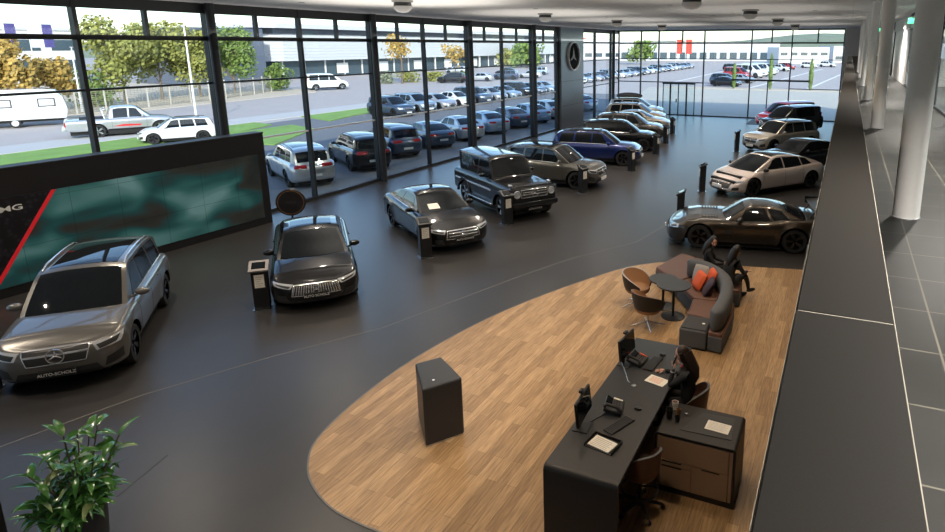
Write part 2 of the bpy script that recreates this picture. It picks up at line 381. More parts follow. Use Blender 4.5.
# gallery rooms: white wall block, dark framed glass partitions
struct(MB().span((2.25, 29.5, ZG), (2.45, 38.6, 6.45)).build('wall_gallery', M['white']))
struct(MB().span((2.2, 38.6, ZG), (2.45, 44.8, ZC)).build('wall_gallery_rear', M['frame']))
struct(MB().span((2.25, 29.3, ZG), (XR, 29.5, ZC)).build('wall_gallery_cross', M['white']))
struct(MB().span((2.2, 29.5, 6.45), (2.5, 38.6, ZC)).build('wall_gallery_top', M['ceil']))
for k, (a, b) in enumerate(((3.5, 7.5), (7.5, 11.5), (11.5, 15.4), (15.4, 19.3), (19.3, 22.6), (22.6, 25.9), (25.9, 29.3))):
    bars = [((2.2, a-.03, ZG), (2.28, a+.03, ZC)), ((2.2, a+.03, ZG), (2.28, b, ZG+.07)), ((2.2, a+.03, 6.35), (2.28, b, 6.42)), ((2.2, a+.03, ZC-.08), (2.28, b, ZC))]
    window(wn, bars, [((2.232, a+.03, ZG+.07), (2.248, b, ZC-.08))]); wn += 1
struct(MB().span((5.6, 14, ZG), (5.7, 29.3, ZC)).build('wall_office', M['white']))
for (x, y, lab) in ((1.15, 36.6, 'small green exit sign hanging deep in the gallery'), (2.0, 24.0, 'green exit sign hanging from the gallery ceiling beside the nearest column')):
    e = empty('exit_sign', (x, y, ZC-.45), 0, lab, 'exit sign', 'exit signs')
    MB().span((-.28, -.02, -.09), (.28, .02, .09)).build('sign_panel', M['exit'], e)
    MB().span((-.01, -.01, .09), (.01, .01, .45)).build('hanger', M['alu'], e)

# ------------------------------------------------------------ ceiling fittings
dl = ['ceiling dome over the second car from the left', 'ceiling dome over the boxy off-roader', 'ceiling dome right of the emblem pillar', 'ceiling dome near the far glazing on the left',
      'ceiling dome over the white sports saloon, cut by the top edge', 'large ceiling dome in the right half of the showroom ceiling', 'middle ceiling dome of the right-hand row', 'smallest ceiling dome of the right-hand row near the far glazing']
for k, (x, y) in enumerate(((-11.9, 15.0), (-11.4, 23.2), (-11.0, 30.6), (-10.9, 38.6), (-3.9, 16.6), (-3.4, 23.6), (-3.3, 32.0), (-3.2, 41.0))):
    e = empty('ceiling_dome', (x, y, ZC), 0, dl[k], 'ceiling dome', 'round ceiling domes')
    MB().lathe([(.30, 0), (.30, -.05), (.26, -.06)], (0, 0, 0), 28).build('flange', M['dome'], e, smooth=40)
    MB().lathe([(.24, -.05), (.25, -.14), (.245, -.16)], (0, 0, 0), 28).build('lens_band', M['black'], e, smooth=40)
    L = D.lights.new('hidden_fill', 'AREA'); L.shape = 'DISK'; L.size = 6.0; L.energy = HIDDEN_FILL_W*(2.2 if x < -8 and y < 18 else 1.2 if x < -8 and y < 24 else .75 if x < -8 else .5); L.color = (1, .93, .84)  # added unseen area lamp brightening the ceiling, not part of the dome
    o = D.objects.new('hidden_fill', L); C.objects.link(o); o.parent = e; o.location = (0, 0, -1.1); o.rotation_euler = (PI, 0, 0)
    MB().lathe([(.27, -.16), (.255, -.23), (.16, -.32), (.02, -.345)], (0, 0, 0), 28).build('dome_cover', M['dome'], e, smooth=50)
for (x, y, rx, L_) in ((XL+.35, 22.5, (PI-.0, -.5, 0), 57), (3.6, 22.5, (PI, .0, 0), 44)):      # added unseen strip lamps facing up to brighten ceiling, above transom and in gallery
    L = D.lights.new('hidden_strip_fill', 'AREA'); L.shape = 'RECTANGLE'; L.size = .3; L.size_y = L_; L.energy = STRIP_FILL_W; L.color = (1, .95, .88)
    o = D.objects.new('hidden_strip_fill', L); C.objects.link(o); o.location = (x, y, 6.1); o.rotation_euler = rx
def downlight(x, y, pw, col, label=None, size=.16):
    e = empty('ceiling_spotlight', (x, y, ZC), 0, label or 'small recessed round spotlight in the grey showroom ceiling', 'spotlight', 'recessed ceiling spotlights')
    MB().lathe([(.085, -.001), (.085, -.012), (.06, -.012)], (0, 0, 0), 16).build('ring', M['dome'], e)
    MB().cyl((0, 0, -.010), .055, .004, 16).build('bulb', M['glow'], e)
    L = D.lights.new('spotlight', 'AREA'); L.shape = 'DISK'; L.size = size; L.energy = pw; L.color = col; L.spread = math.radians(130)
    o = D.objects.new('light_source', L); C.objects.link(o); o.parent = e; o.location = (0, 0, -.02)
for y in (3.5, 9, 14.5, 20, 27, 35, 44):
    for x in (-15.2, -10.2, -5.4):
        if 3 < y < 17 and x > -6: continue
        downlight(x, y, DOWNLIGHT_W*(1.5 if y > 25 else 1), (1, .86, .70))
for (x, y) in ((-5.0, 6.6), (-5.3, 10.2), (-2.9, 4.6), (-2.6, 8.3), (-3.2, 12.5), (-1.2, 11.0), (-1.0, 14.8), (-1.2, 19), (-1.3, 25)):
    downlight(x, y, WARM_W, (1, .80, .58))
downlight(-4.4, 25.6, WARM_W, (1, .85, .7), 'brightest round spotlight left of the large ceiling dome')
for y in (-1, 3, 9.5, 16.5, 24, 32, 40): downlight(1.5, y, GALLERY_W, (1, .93, .85))
for y in (2, 8, 18, 26): downlight(3.4, y, GALLERY_W, (1, .95, .9))

# ------------------------------------------------------------ ground outside
def ground(name, poly, z, m, lab=None, cat=None, kind='structure'):
    o = MB().prism(poly[::-1] if sum((b[0]-a[0])*(b[1]+a[1]) for a, b in zip(poly, poly[1:]+poly[:1])) > 0 else poly, z-.3, z).build(name, m)
    return tag(o, lab, cat, None, kind)
ground('ground_road', [(-420, -60), (XL-.2, -60), (XL-.2, 52.5), (120, 52.5), (120, 600), (-420, 600)], -.06, M['asph'])
ground('ground_parking', [(-40.5, -20), (XL-.2, -20), (XL-.2, 72), (-40.5, 72)], -.04, M['asphd'])
ground('ground_forecourt', [(XL-.2, 51.7), (60, 51.7), (60, 86), (-26, 86), (XL-2, 60)], -.035, M['pave'])
ground('ground_planting', [(-24, 85.5), (60, 85.5), (60, 89), (-24, 89)], 0, M['gravel'])
for poly in ([(-41.6, 8), (-38.0, 8), (-38.0, 30), (-39.2, 33.5), (-41.6, 34)], [(-37.8, 26.5), (-31, 26.5), (-34.5, 33), (-37.8, 34)], [(-41.6, 38.5), (-37, 37), (-38.2, 41), (-39.2, 56), (-41.6, 56)]):
    g_ = ground('lawn', poly, .02, M['grass'], 'mown green lawn beside the parking row', 'lawn', 'stuff')
g_list = [o for o in C.objects if o.name.startswith('lawn')]
for o, l in zip(g_list, ('long mown lawn strip behind the video wall', 'lawn patch beyond the white parked car', 'lawn patch left of the second parking row')): o['label'] = l
ground('ground_walk', [(-45.2, -20), (-42.0, -20), (-42.0, 140), (-45.2, 140)], .0, mat('walk_pale', (.50, .49, .48), .9))
ground('ground_far_walk', [(-66, 20), (-58.6, 20), (-58.6, 36), (-62, 60), (-64, 62), (-75, 66), (-80, 66), (-68, 50)], .0, M['gravel'])
ground('ground_brush', [(-130, 10), (-60.5, 10), (-60, 38), (-67, 58), (-80, 61), (-130, 66)], .05, M['gravel'])
lm = D.materials['pavement']
for k, (a, b) in enumerate((((-12.6, 89), (-6, 170)), ((-5, 89), (1, 170)), ((-26, 100), (-27, 170)))):
    struct(strip('trim_%d' % (5+k), [a, b], .35, M['flagw'], -.06, -.03))
# ------------------------------------------------------------ cars
def paint(name, col, metal=.5, rough=.3): return mat('paint_'+name, col, rough, metal=metal, coat=1, spec=.15 if max(col) < .01 else .5)
PT = {'grey': paint('grey', (.15, .143, .13)), 'black': paint('black', (.006, .006, .007), 0), 'dgrey': paint('dark_grey', (.075, .072, .068)), 'blue': paint('blue', (.008, .022, .13), .4),
      'champ': paint('champagne', (.42, .34, .26), .5), 'silver': paint('silver', (.50, .51, .53), .6), 'pearl': paint('pearl', (.66, .57, .53), .25), 'beige': paint('sand', (.45, .40, .33), .5),
      'red': paint('red', (.42, .02, .02), .2), 'white': paint('white', (.72, .72, .72), 0), 'bronze': paint('bronze_black', (.035, .026, .018), .6, .32), 'navy': paint('slate_blue', (.05, .075, .12), .5),
      'olive': paint('graphite', (.11, .105, .09), .5), 'lblue': paint('ice_blue', (.33, .42, .52), .5)}
class Car:
    def __init__(s, **k):
        s.L = 4.6; s.W = 1.84; s.fo = .86; s.wb = 2.8; s.r = .35; s.sill = .24; s.nm = 3.2; s.na = .5; s.ra_ = .45; s.rm = 3.6; s.slope = .10; s.rslope = .08
        s.top = None; s.crown = .06; s.roof = None; s.wr = .70; s.inset = .13; s.prof = [(0, -.09), (.10, -.03), (.28, -.012), (.5, .0), (.68, .004), (.82, -.008), (.90, -.03), (.96, -.06), (1, -.105)]
        s.bow = .16; s.flare = .018; s.__dict__.update(k)
        s.xf = s.wb/2+s.fo; s.xr = s.xf-s.L; s.ax = (s.wb/2, -s.wb/2); s.arch = s.r+.065
        # outline of the right half, front centre -> rear centre
        ysn = [0, .12, .25, .38, .5, .6, .68, .75, .81, .86, .9, .935, .965, .985, .996]
        w2 = s.W/2; pts = []
        for q in ysn: pts.append((s.xf-s.na+s.na*(1-q**s.nm)**.5, q*w2))
        xs = set()
        x = s.xf-s.na-.0
        n = 40
        for i in range(n+1): xs.add(round(x+(s.xr+s.ra_-x)*i/n, 4))
        for a in s.ax:
            for k2 in range(0, 19):
                v = a+s.arch*math.cos(PI*k2/18)
                if s.xr+s.ra_ < v < x: xs.add(round(v, 4))
        xs = sorted(xs, reverse=True); keep = [xs[0]]
        for v in xs[1:]:
            if keep[-1]-v > .012: keep.append(v)
        for v in keep: pts.append((v, w2*(1-.035*(max(0, v-.2)/(s.xf))**2-.02*(max(0, -v-.4)/(-s.xr))**2)))
        k_end = pts[-1][1]
        for q in ysn[::-1]: pts.append((s.xr+s.ra_-s.ra_*(1-q**s.rm)**.5, min(q*w2, k_end)))
        s.out = pts; s.N = len(pts)
        s.arc = [0]
        for a, b in zip(pts, pts[1:]): s.arc.append(s.arc[-1]+math.hypot(a[0]-b[0], a[1]-b[1]))
        s.nr = []
        for i in range(s.N):
            a = pts[max(i-1, 0)]; b = pts[min(i+1, s.N-1)]; t = Vector((b[0]-a[0], b[1]-a[1])).normalized(); s.nr.append(Vector((-t.y, t.x)))
        s.nr[0] = Vector((1, 0)); s.nr[-1] = Vector((-1, 0))
        for i in range(s.N):
            if s.nr[i].dot(Vector((pts[i][0]-(s.xf+s.xr)/2, pts[i][1]*4))) < 0: s.nr[i] = -s.nr[i]
    def zs(s, x): return interp(s.top, x)
    def off(s, t): return interp(s.prof, t)
    def sillz(s, x): return s.sill+.05*max(0, (s.xr+.5-x))*2+.0
    def surf(s, x, y, n, z):
        t = max(0, min(1, (z-s.sillz(x))/(s.zs(x)-s.sillz(x)))); d = s.off(t)
        fl = max([0]+[s.flare*max(0, 1-max(0, abs(math.hypot(x-a, z-s.r)-s.arch)/.10)) for a in s.ax]) if abs(n.y) > .8 else 0
        cx = x+n.x*(d+fl); cy = y+n.y*(d+fl)
        if x > s.xf-s.na: cx -= s.slope*max(0, t-.35)**1.5*2*max(0, n.x)
        if x < s.xr+s.ra_: cx += s.rslope*max(0, t-.35)**1.5*2*max(0, -n.x)
        return Vector((cx, max(0, cy) if y > 0 else 0, z))
    def at(s, u, z, o=0, sd=1):
        """point on the skin at outline length u from the front centre (negative: the left side), height z; o outward offset"""
        if u < 0: u = -u; sd = -sd
        u = min(u, s.arc[-1]); i = 0
        while i < s.N-2 and s.arc[i+1] < u: i += 1
        f = (u-s.arc[i])/(s.arc[i+1]-s.arc[i]); a, b = s.out[i], s.out[i+1]
        n = (s.nr[i]*(1-f)+s.nr[i+1]*f).normalized()
        if u < 1e-6: n = Vector((1, 0))
        p = s.surf(a[0]+(b[0]-a[0])*f, a[1]+(b[1]-a[1])*f, n, z)
        return Vector((p.x+n.x*o, sd*(p.y+n.y*o), p.z))
    def ux(s, x):                                   # outline length of side station x
        for i in range(15, s.N-1):
            if s.out[i][0] >= x >= s.out[i+1][0]: return s.arc[i]+(s.out[i][0]-x)
        return s.arc[15]
    def body(s):
        mb = MB(); lv = [0, .04, .10, .18, .28, .40, .5, .6, .7, .78, .84, .89, .93, .965, .985, 1]
        for sd in (1, -1):
            rows = []
            for i, (x, y) in enumerate(s.out):
                zb = s.sillz(x)
                if 14 <= i <= s.N-15:
                    for a in s.ax:
                        if abs(x-a) < s.arch: zb = max(zb, s.r+math.sqrt(max(0, s.arch**2-(x-a)**2)))
                col = []
                for t in lv:
                    z0 = s.sillz(x)+(s.zs(x)-s.sillz(x))*t; p = s.surf(x, y, s.nr[i], max(z0, zb)); col.append((p.x, sd*p.y, p.z))
                rows.append(col)
            mb.grid(rows)
        rows = []; m = 12
        for i, (x, y) in enumerate(s.out):
            p = s.surf(x, y, s.nr[i], s.zs(x)); w = p.y; r = []
            for j in range(m+1):
                q = -1+2*j/m; yy = q*w
                bl = s.power*max(0, 1-abs(abs(q)-.45)/.10) if hasattr(s, 'power') and s.wb/2-.5 < x < s.xf-.3 else 0
                r.append((p.x, yy, p.z+s.crown*(w*w-yy*yy)/(s.W/2)**2+bl))
            rows.append(r)
        mb.grid(rows)
        return mb
    def wb_(s, x): return interp([(s.xr, s.W/2-.18-s.inset), (s.xr+.6, s.W/2-s.inset), (s.xf-1.2, s.W/2-s.inset), (s.xf-.4, s.W/2-s.inset-.05)], x)
    def gside(s, x, v, o=0):
        zt = interp(s.roof, x); hmax = max(p[1] for p in s.roof); zb = s.zs(x)-.02; ze = zb+max(0.0, zt-zb)*.90
        z = zb+(ze-zb)*v; f = (z-zb)/(hmax-zb); Wb = s.wb_(x); y = Wb+(s.wr-Wb)*f**1.25
        return Vector((x-s.bowx(x, 1), y+o, z+o*.3))
    def bowx(s, x, q):
        fx = s.roof[-1][0]; rx = s.roof[0][0]; tx = s.ftop; bx = s.rtop
        k = 0
        if x > tx: k = (x-tx)/(fx-tx)*s.bow
        if x < bx: k = -(bx-x)/(bx-rx)*s.bow*.6
        return k*q*q
    def gtop(s, x, q, o=0):
        e = s.gside(x, 1); zt = interp(s.roof, x)
        z = e.z+(max(zt, e.z)-e.z)*(1-abs(q)**2.4)
        return Vector((x-s.bowx(x, q), e.y*q, z+o))
    def gx(s):
        r0, r1 = s.roof[0][0], s.roof[-1][0]; return [r0+(r1-r0)*i/44 for i in range(45)]
    def green(s):
        mb = MB(); xs = s.gx()
        for sd in (1, -1): mb.grid([[tuple(Vector((p.x, sd*p.y, p.z))) for p in (s.gside(x, v/8) for v in range(9))] for x in xs])
        mb.grid([[tuple(s.gtop(x, -1+j/7)) for j in range(15)] for x in xs])
        return mb
    def wtop(s, xa, xb, q0, q1, o=.008, n=12):
        return MB().grid([[tuple(s.gtop(xa+(xb-xa)*i/n, q0+(q1-q0)*j/10, 0)+s.gnorm(xa+(xb-xa)*i/n, q0+(q1-q0)*j/10)*o) for j in range(11)] for i in range(n+1)])
    def gnorm(s, x, q):
        a = s.gtop(x+.02, q); b = s.gtop(x-.02, q); n = Vector((-(a.z-b.z), 0, (a.x-b.x))).normalized(); return n if n.z > 0 else -n
    def wside(s, c, sd, v0=.07, v1=.9, o=.006):
        """c: bottom rear x, bottom front x, top rear x, top front x"""
        rows = []
        for i in range(9):
            r = []
            for j in range(7):
                v = v0+(v1-v0)*j/6; xa = c[0]+(c[2]-c[0])*j/6; xb = c[1]+(c[3]-c[1])*j/6; p = s.gside(xa+(xb-xa)*i/8, v, o); r.append((p.x, sd*p.y, p.z))
            rows.append(r)
        return MB().grid(rows)
    def patch(s, c, o=.006, n=8, m=5, sd=1, mb=None):
        """c: four (u, z) corners: lower a, lower b, upper b, upper a"""
        rows = []
        for i in range(n+1):
            r = []
            for j in range(m+1):
                f = i/n; g = j/m
                u = (c[0][0]*(1-f)+c[1][0]*f)*(1-g)+(c[3][0]*(1-f)+c[2][0]*f)*g; z = (c[0][1]*(1-f)+c[1][1]*f)*(1-g)+(c[3][1]*(1-f)+c[2][1]*f)*g
                r.append(tuple(s.at(u, z, o, sd)))
            rows.append(r)
        return (mb or MB()).grid(rows)
    def strip(s, pts, wd, o=.006, sd=1, mb=None):
        """a thin strip on the skin following (u, z) points"""
        mb = mb or MB(); rows = []
        P = []
        for (a, b) in zip(pts, pts[1:]):
            n = max(1, int(math.hypot(b[0]-a[0], b[1]-a[1])/.05))
            for k in range(n): P.append((a[0]+(b[0]-a[0])*k/n, a[1]+(b[1]-a[1])*k/n))
        P.append(pts[-1])
        for i, p in enumerate(P):
            a = P[max(0, i-1)]; b = P[min(len(P)-1, i+1)]; t = Vector((b[0]-a[0], b[1]-a[1])).normalized(); n = Vector((-t.y, t.x))*wd/2
            rows.append([tuple(s.at(p[0]+n.x, p[1]+n.y, o, sd)), tuple(s.at(p[0], p[1], o+wd*.25, sd)), tuple(s.at(p[0]-n.x, p[1]-n.y, o, sd))])
        return mb.grid(rows)
def wheel_mesh(r, spokes, wdt, mrim, twin=False):
    tire = MB(); RY = Matrix(((1, 0, 0), (0, 0, -1), (0, 1, 0)))
    h = wdt/2
    tire.lathe([(r*.66, -h), (r*.93, -h), (r, -h*.7), (r, h*.7), (r*.95, h), (r*.72, h), (r*.70, h*.75), (r*.66, h*.5)], (0, 0, 0), 32, 0, RY)
    tire.f = [f for f in tire.f if len(f) == 4]; tire.mi = [0]*len(tire.f)
    rim = MB()
    rim.lathe([(r*.73, h*.98), (r*.69, h*.98), (r*.66, h*.7), (r*.64, h*.1), (r*.1, h*.1)], (0, 0, 0), 32, 1, RY)
    rim.f = [f for f in rim.f if len(f) == 4]; rim.mi = [1]*len(rim.f)
    for k in range(spokes):
        a = 2*PI*k/spokes
        for da in ((-.12, .12) if twin else (0,)):
            c, s_ = math.cos(a), math.sin(a); c2, s2 = math.cos(a+da), math.sin(a+da); wi = r*(.07 if twin else .085)
            t = Vector((c2, 0, s2)); u = Vector((-s2, 0, c2)); p0 = Vector((c, h*.80, s_))*0+Vector((c*r*.12, h*.72, s_*r*.12)); p1 = t*r*.70+Vector((0, h*.9, 0))
            vs = [p0+u*wi*.8, p0-u*wi*.8, p1-u*wi, p1+u*wi]; vb = [v-Vector((0, h*.35, 0)) for v in vs]
            rim.add([tuple(v) for v in vs+vb], [(0, 1, 2, 3), (0, 3, 7, 4), (1, 5, 6, 2), (4, 5, 1, 0)], 0)
    rim.lathe([(r*.16, h*.3), (r*.15, h*.78), (.001, h*.84)], (0, 0, 0), 16, 0, RY)
    rim.lathe([(r*.70, h*.9), (r*.73, h*1.0), (r*.745, h*.98)], (0, 0, 0), 32, 0, RY); 
    return tire, rim
def build_car(name, c, pk, rimm='rim_d', spokes=5, twin=True, roofm=None, windows=(), ws=None, rear=None, pan=None, head=None, grille=None, lower=None, tail=None, chrome_belt=True, rails=False, plate='AUTO', star=.10, mirrors=True, extras=None, ww=.24):
    root = empty(name, (0, 0, 0)); P = PT[pk]
    b = c.body().build('body', P, root, smooth=42, merge=.0008)
    g = c.green().build('roof', roofm or P, root, smooth=40, merge=.0008)
    ch = MB().span((c.xr+.22, -c.W/2+.30, .20), (c.xf-.24, c.W/2-.30, .62))
    for a in c.ax: ch.span((a-c.arch-.02, -c.W/2+.27, .30), (a+c.arch+.02, c.W/2-.27, c.r+c.arch+.01))
    ch.span((c.ax[1]+c.arch+.02, -c.W/2+.12, .17), (c.ax[0]-c.arch-.02, c.W/2-.12, .45))
    ch.build('underbody', M['chass'], root)
    ti, ri = wheel_mesh(c.r, spokes, ww, M[rimm], twin); first = None
    for a in c.ax:
        for sd in (1, -1):
            if first is None:
                t = ti.build('wheel', M['rubber'], root, smooth=40); q = ri.build('rim', [M[rimm], M['chass']], t, smooth=35); first = (t, q)
            else:
                t = first[0].copy(); C.objects.link(t); q = first[1].copy(); C.objects.link(q); q.parent = t
            t.location = (a, sd*(c.W/2-ww/2-.018), c.r); t.rotation_euler = (0, 0, 0 if sd > 0 else PI)
    if ws: c.wtop(ws[0], ws[1], -.90, .90, .007).build('windshield', M['carglass'], root, smooth=50)
    if rear: c.wtop(rear[0], rear[1], -.86, .86, .007).build('rear_window', M['carglass'], root, smooth=50)
    if pan: c.wtop(pan[0], pan[1], -.78, .78, .006).build('sunroof', M['carglass'], root, smooth=50)
    for wdw in windows:
        for sd in (1, -1): c.wside(wdw, sd).build('side_window', M['carglass'], root, smooth=50)
    if chrome_belt and windows:
        x0 = min(w_[0] for w_ in windows)-.03; x1 = max(w_[1] for w_ in windows)+.05
        for sd in (1, -1):
            MB().grid([[tuple(Vector((p.x, sd*p.y, p.z))) for p in (c.gside(x0+(x1-x0)*i/16, .03, .004), c.gside(x0+(x1-x0)*i/16, .045, .016), c.gside(x0+(x1-x0)*i/16, .075, .010))] for i in range(17)]).build('belt_trim', M['chrome'] if chrome_belt is True else M['black'], root, smooth=60)
    if head:
        for sd in (1, -1):
            hl = c.patch(head, .010, sd=sd).build('headlight', M['lamp'], root, smooth=50)
            hc = [(head[0][0]*.9+head[1][0]*.1, head[0][1]+.02), (head[0][0]*.2+head[1][0]*.8, head[1][1]+.02), (head[3][0]*.2+head[2][0]*.8, head[2][1]-.035), (head[3][0]*.9+head[2][0]*.1, head[3][1]-.035)]
            c.patch(hc, .014, sd=sd).build('lamp_insert', M['matte'], hl, smooth=50)
    if grille:
        gw, z0, z1 = grille[:3]; gt = grille[3] if len(grille) > 3 else 'bar'; gn = grille[4] if len(grille) > 4 else gw*.86
        gm = MB(); c.patch([(-gn, z0), (gn, z0), (gw, z1), (-gw, z1)], .006, 16, 4, mb=gm)
        go = gm.build('grille', M['matte'], root, smooth=50)
        tm = MB()
        if gt == 'bar':
            for zz in ((z0+z1)/2+.03,): c.strip([(-gw*.93, zz), (gw*.93, zz)], .035, .014, mb=tm)
        elif gt == 'two':
            for zz in ((z0+z1)/2+.05, (z0+z1)/2-.03): c.strip([(-gw*.93, zz), (gw*.93, zz)], .028, .014, mb=tm)
        if gt == 'slats':
            for k in range(-9, 10):
                if k: c.strip([(gn*k/9.6, z0+.02), (gw*k/9.6, z1-.02)], .016, .016, mb=tm)
        c.strip([(-gn, z0), (-gw, z1), (gw, z1), (gn, z0), (-gn, z0)], .018, .01, mb=tm)
        tm.build('grille_trim', M['chrome'], go, smooth=60)
        if star:
            p = c.at(0, (z0+z1)/2+.01, .02); sm = star_mb(star, .02, star*.13); sm.v = [(p.x+v[2], p.y+v[0], p.z+v[1]) for v in sm.v]
            sm.build('emblem', M['chrome'], root, smooth=40)
    if lower:
        for q in lower: 
            for sd in ((1, -1) if q[0][0] > 0 or q[0][0] < 0 and q[1][0] < 0 else (1,)): c.patch(q, .006, 10, 4, sd=sd).build('air_intake', M['matte'], root, smooth=50)
    if tail:
        e = c.arc[-1]
        for sd in (1, -1): c.patch([(e-tail[0], tail[2]), (e-tail[1], tail[2]), (e-tail[1], tail[3]), (e-tail[0], tail[3])], .008, 10, 4, sd=sd).build('tail_light', M['tail'], root, smooth=50)
    # door seams and handles
    sm = MB()
    x1, x2, x3 = c.doors if hasattr(c, 'doors') else (.78, -.22, -1.12)
    for sd in (1, -1):
        for x in (x1, x2, x3):
            if x is None: continue
            zz = [c.sill+.08, c.zs(x)-.05] if abs(x-c.ax[1]) > c.arch+.02 else [c.r+math.sqrt(max(0, c.arch**2-(x-c.ax[1])**2))+.03, c.zs(x)-.05]
            c.strip([(c.ux(x), zz[0]), (c.ux(x), zz[1])], .010, .001, sd=sd, mb=sm)
    sm.build('door_seam', M['matte'], root)
    for sd in (1, -1):
        for x in (x2, x3):
            if x is None: continue
            z = c.zs(x)-.13; p = c.at(c.ux(x+.13), z, .012, sd)
            MB().box(p, (.20, .025, .028)).build('door_handle', P, root, bevel=.008)
        c.patch([(c.ux(c.ax[0]-c.arch-.03), c.sill+.0), (c.ux(c.ax[1]+c.arch+.03), c.sill), (c.ux(c.ax[1]+c.arch+.03), c.sill+.07), (c.ux(c.ax[0]-c.arch-.03), c.sill+.07)], .008, 12, 2, sd=sd).build('sill_trim', M['black'], root, smooth=60)
        if mirrors:
            mx_ = c.mx if hasattr(c, 'mx') else ws[1]-.42
            p = c.gside(mx_, .12); m_ = MB().ell((p.x, sd*(p.y+.17), p.z+.07), (.085, .125, .075), 14, 10)
            m_.tube([(p.x, sd*(p.y-.02), p.z-.02), (p.x, sd*(p.y+.10), p.z+.02)], .025, 8)
            m_.build('side_mirror', P if pk not in ('pearl',) else M['black'], root, smooth=60)
    if rails:
        for sd in (1, -1):
            pts = [c.gtop(x, .93) for x in [rails[0]+(rails[1]-rails[0])*i/8 for i in range(9)]]
            MB().tube([(p.x, sd*p.y, p.z+(.045 if 0 < i < 8 else 0)) for i, p in enumerate(pts)], .018, 8).build('roof_rail', M[rails[2]], root, smooth=60)
    if plate:
        zc = c.pz if hasattr(c, 'pz') else .40
        p = c.at(0, zc, .05); pb = MB().box(p, (.05, .50, .115)).build('licence_plate', M['plate'], root)
        if plate == 'white': pb.data.materials[0] = M['platew']
        else: text_obj('plate_lettering', plate, .075 if len(plate) > 6 else .06, M['platew'], pb, (p.x+.026, 0, p.z), (PI/2, 0, PI/2), .001)
        pr_ = c.at(c.arc[-1], .55 if not hasattr(c, 'rpz') else c.rpz, .02); MB().box(pr_, (.02, .50, .11)).build('licence_plate', M['platew'], root)
    if extras: extras(root, c)
    return root
def park(o, x, y, deg, label, group='cars on show in the showroom', cat='car', z=0):
    o.location = (x, y, z+.008); o.rotation_euler = (0, 0, math.radians(deg)); tag(o, label, cat, group); return o
def recolor(o, a, b):
    if o.type == 'MESH':
        for sl in o.material_slots:
            if sl.material == PT[a]: sl.link = 'OBJECT'; sl.material = PT[b]
    for ch in o.children: recolor(ch, a, b)
    return o
def merged(o, name, far=True):
    """one-mesh version of a car for the distance"""
    bpy.context.view_layer.update(); mb = MB(); mats = []
    def walk(q, mw):
        if q.type == 'MESH' and not q.name.startswith(('door_', 'plate_', 'lamp_', 'belt', 'emblem')):
            for f in q.data.polygons: pass
            mi = []
            for sl in q.material_slots:
                if sl.material not in mats: mats.append(sl.material)
                mi.append(mats.index(sl.material))
            base = len(mb.v); mb.v += [tuple(mw@v.co) for v in q.data.vertices]
            for f in q.data.polygons: mb.f.append(tuple(base+i for i in f.vertices)); mb.mi.append(mi[f.material_index])
        for ch in q.children: walk(ch, mw@ch.matrix_basis)
    walk(o, Matrix.Identity(4))
    r = mb.build(name, mats, None, smooth=40, recalc=False); return r

# --- medium SUV (tall, boxy, roof rails)
def suv_spec(**k):
    d = dict(L=4.64, W=1.86, wb=2.83, fo=.84, r=.365, sill=.27, nm=3.6, rm=4, slope=.05, rslope=.04, crown=.055,
             top=[(-2.4, .98), (-1.9, 1.06), (-.6, 1.04), (.5, 1.02), (1.0, 1.02), (1.6, .97), (2.05, .89), (2.3, .80)],
             roof=[(-2.28, .98), (-2.12, 1.22), (-1.93, 1.53), (-1.6, 1.62), (-.7, 1.67), (.1, 1.655), (.35, 1.60), (.75, 1.36), (1.2, 1.03), (1.28, .96)], ftop=.3, rtop=-1.9, wr=.66, doors=(.82, -.12, -1.02), power=.0)
    d.update(k); return Car(**d)
suv = suv_spec()
SW = [(-.13, .80, -.10, .34), (-1.02, -.19, -.93, -.16), (-1.80, -1.10, -1.66, -1.02)]
def make_suv(name, pk, **k):
    kw = dict(windows=SW, ws=(.37, 1.20), rear=(-2.20, -1.96), pan=(-1.35, .22), head=[(.56, .66), (.92, .71), (1.06, .86), (.50, .79)], grille=(.47, .55, .80, 'bar'),
              lower=[[(-.62, .29), (.62, .29), (.54, .44), (-.54, .44)], [(.64, .34), (.98, .40), (.96, .58), (.68, .50)]], tail=(.80, .30, .86, 1.0), rails=(-1.8, .25, 'black'))
    kw.update(k); return build_car(name, suv, pk, **kw)
# --- compact saloon
sal = Car(L=4.56, W=1.82, wb=2.73, fo=.88, r=.335, sill=.20, nm=3.0, na=.55, slope=.06, crown=.05, top=[(-2.3, .93), (-1.8, 1.0), (-1.2, .96), (-.3, .93), (.6, .92), (1.1, .90), (1.6, .83), (2.0, .74), (2.28, .66)],
          roof=[(-1.95, .96), (-1.5, 1.19), (-1.0, 1.36), (-.4, 1.42), (.0, 1.42), (.3, 1.36), (.8, 1.12), (1.2, .92), (1.26, .88)], ftop=.25, rtop=-.95, wr=.58, doors=(.78, -.22, -1.05), power=.012, bow=.2)
def make_saloon(name, pk, **k):
    kw = dict(windows=[(-.20, .78, -.16, .34), (-1.22, -.27, -.95, -.23)], ws=(.32, 1.17), rear=(-1.85, -1.10), pan=(-.75, .12), head=[(.52, .56), (.92, .62), (1.0, .71), (.46, .65)],
              grille=(.45, .40, .63, 'slats', .50), lower=[[(-.44, .22), (.44, .22), (.40, .29), (-.40, .29)], [(.56, .27), (.84, .30), (.84, .42), (.62, .42)]], tail=(.80, .34, .78, .90))
    kw.update(k); return build_car(name, sal, pk, **kw)
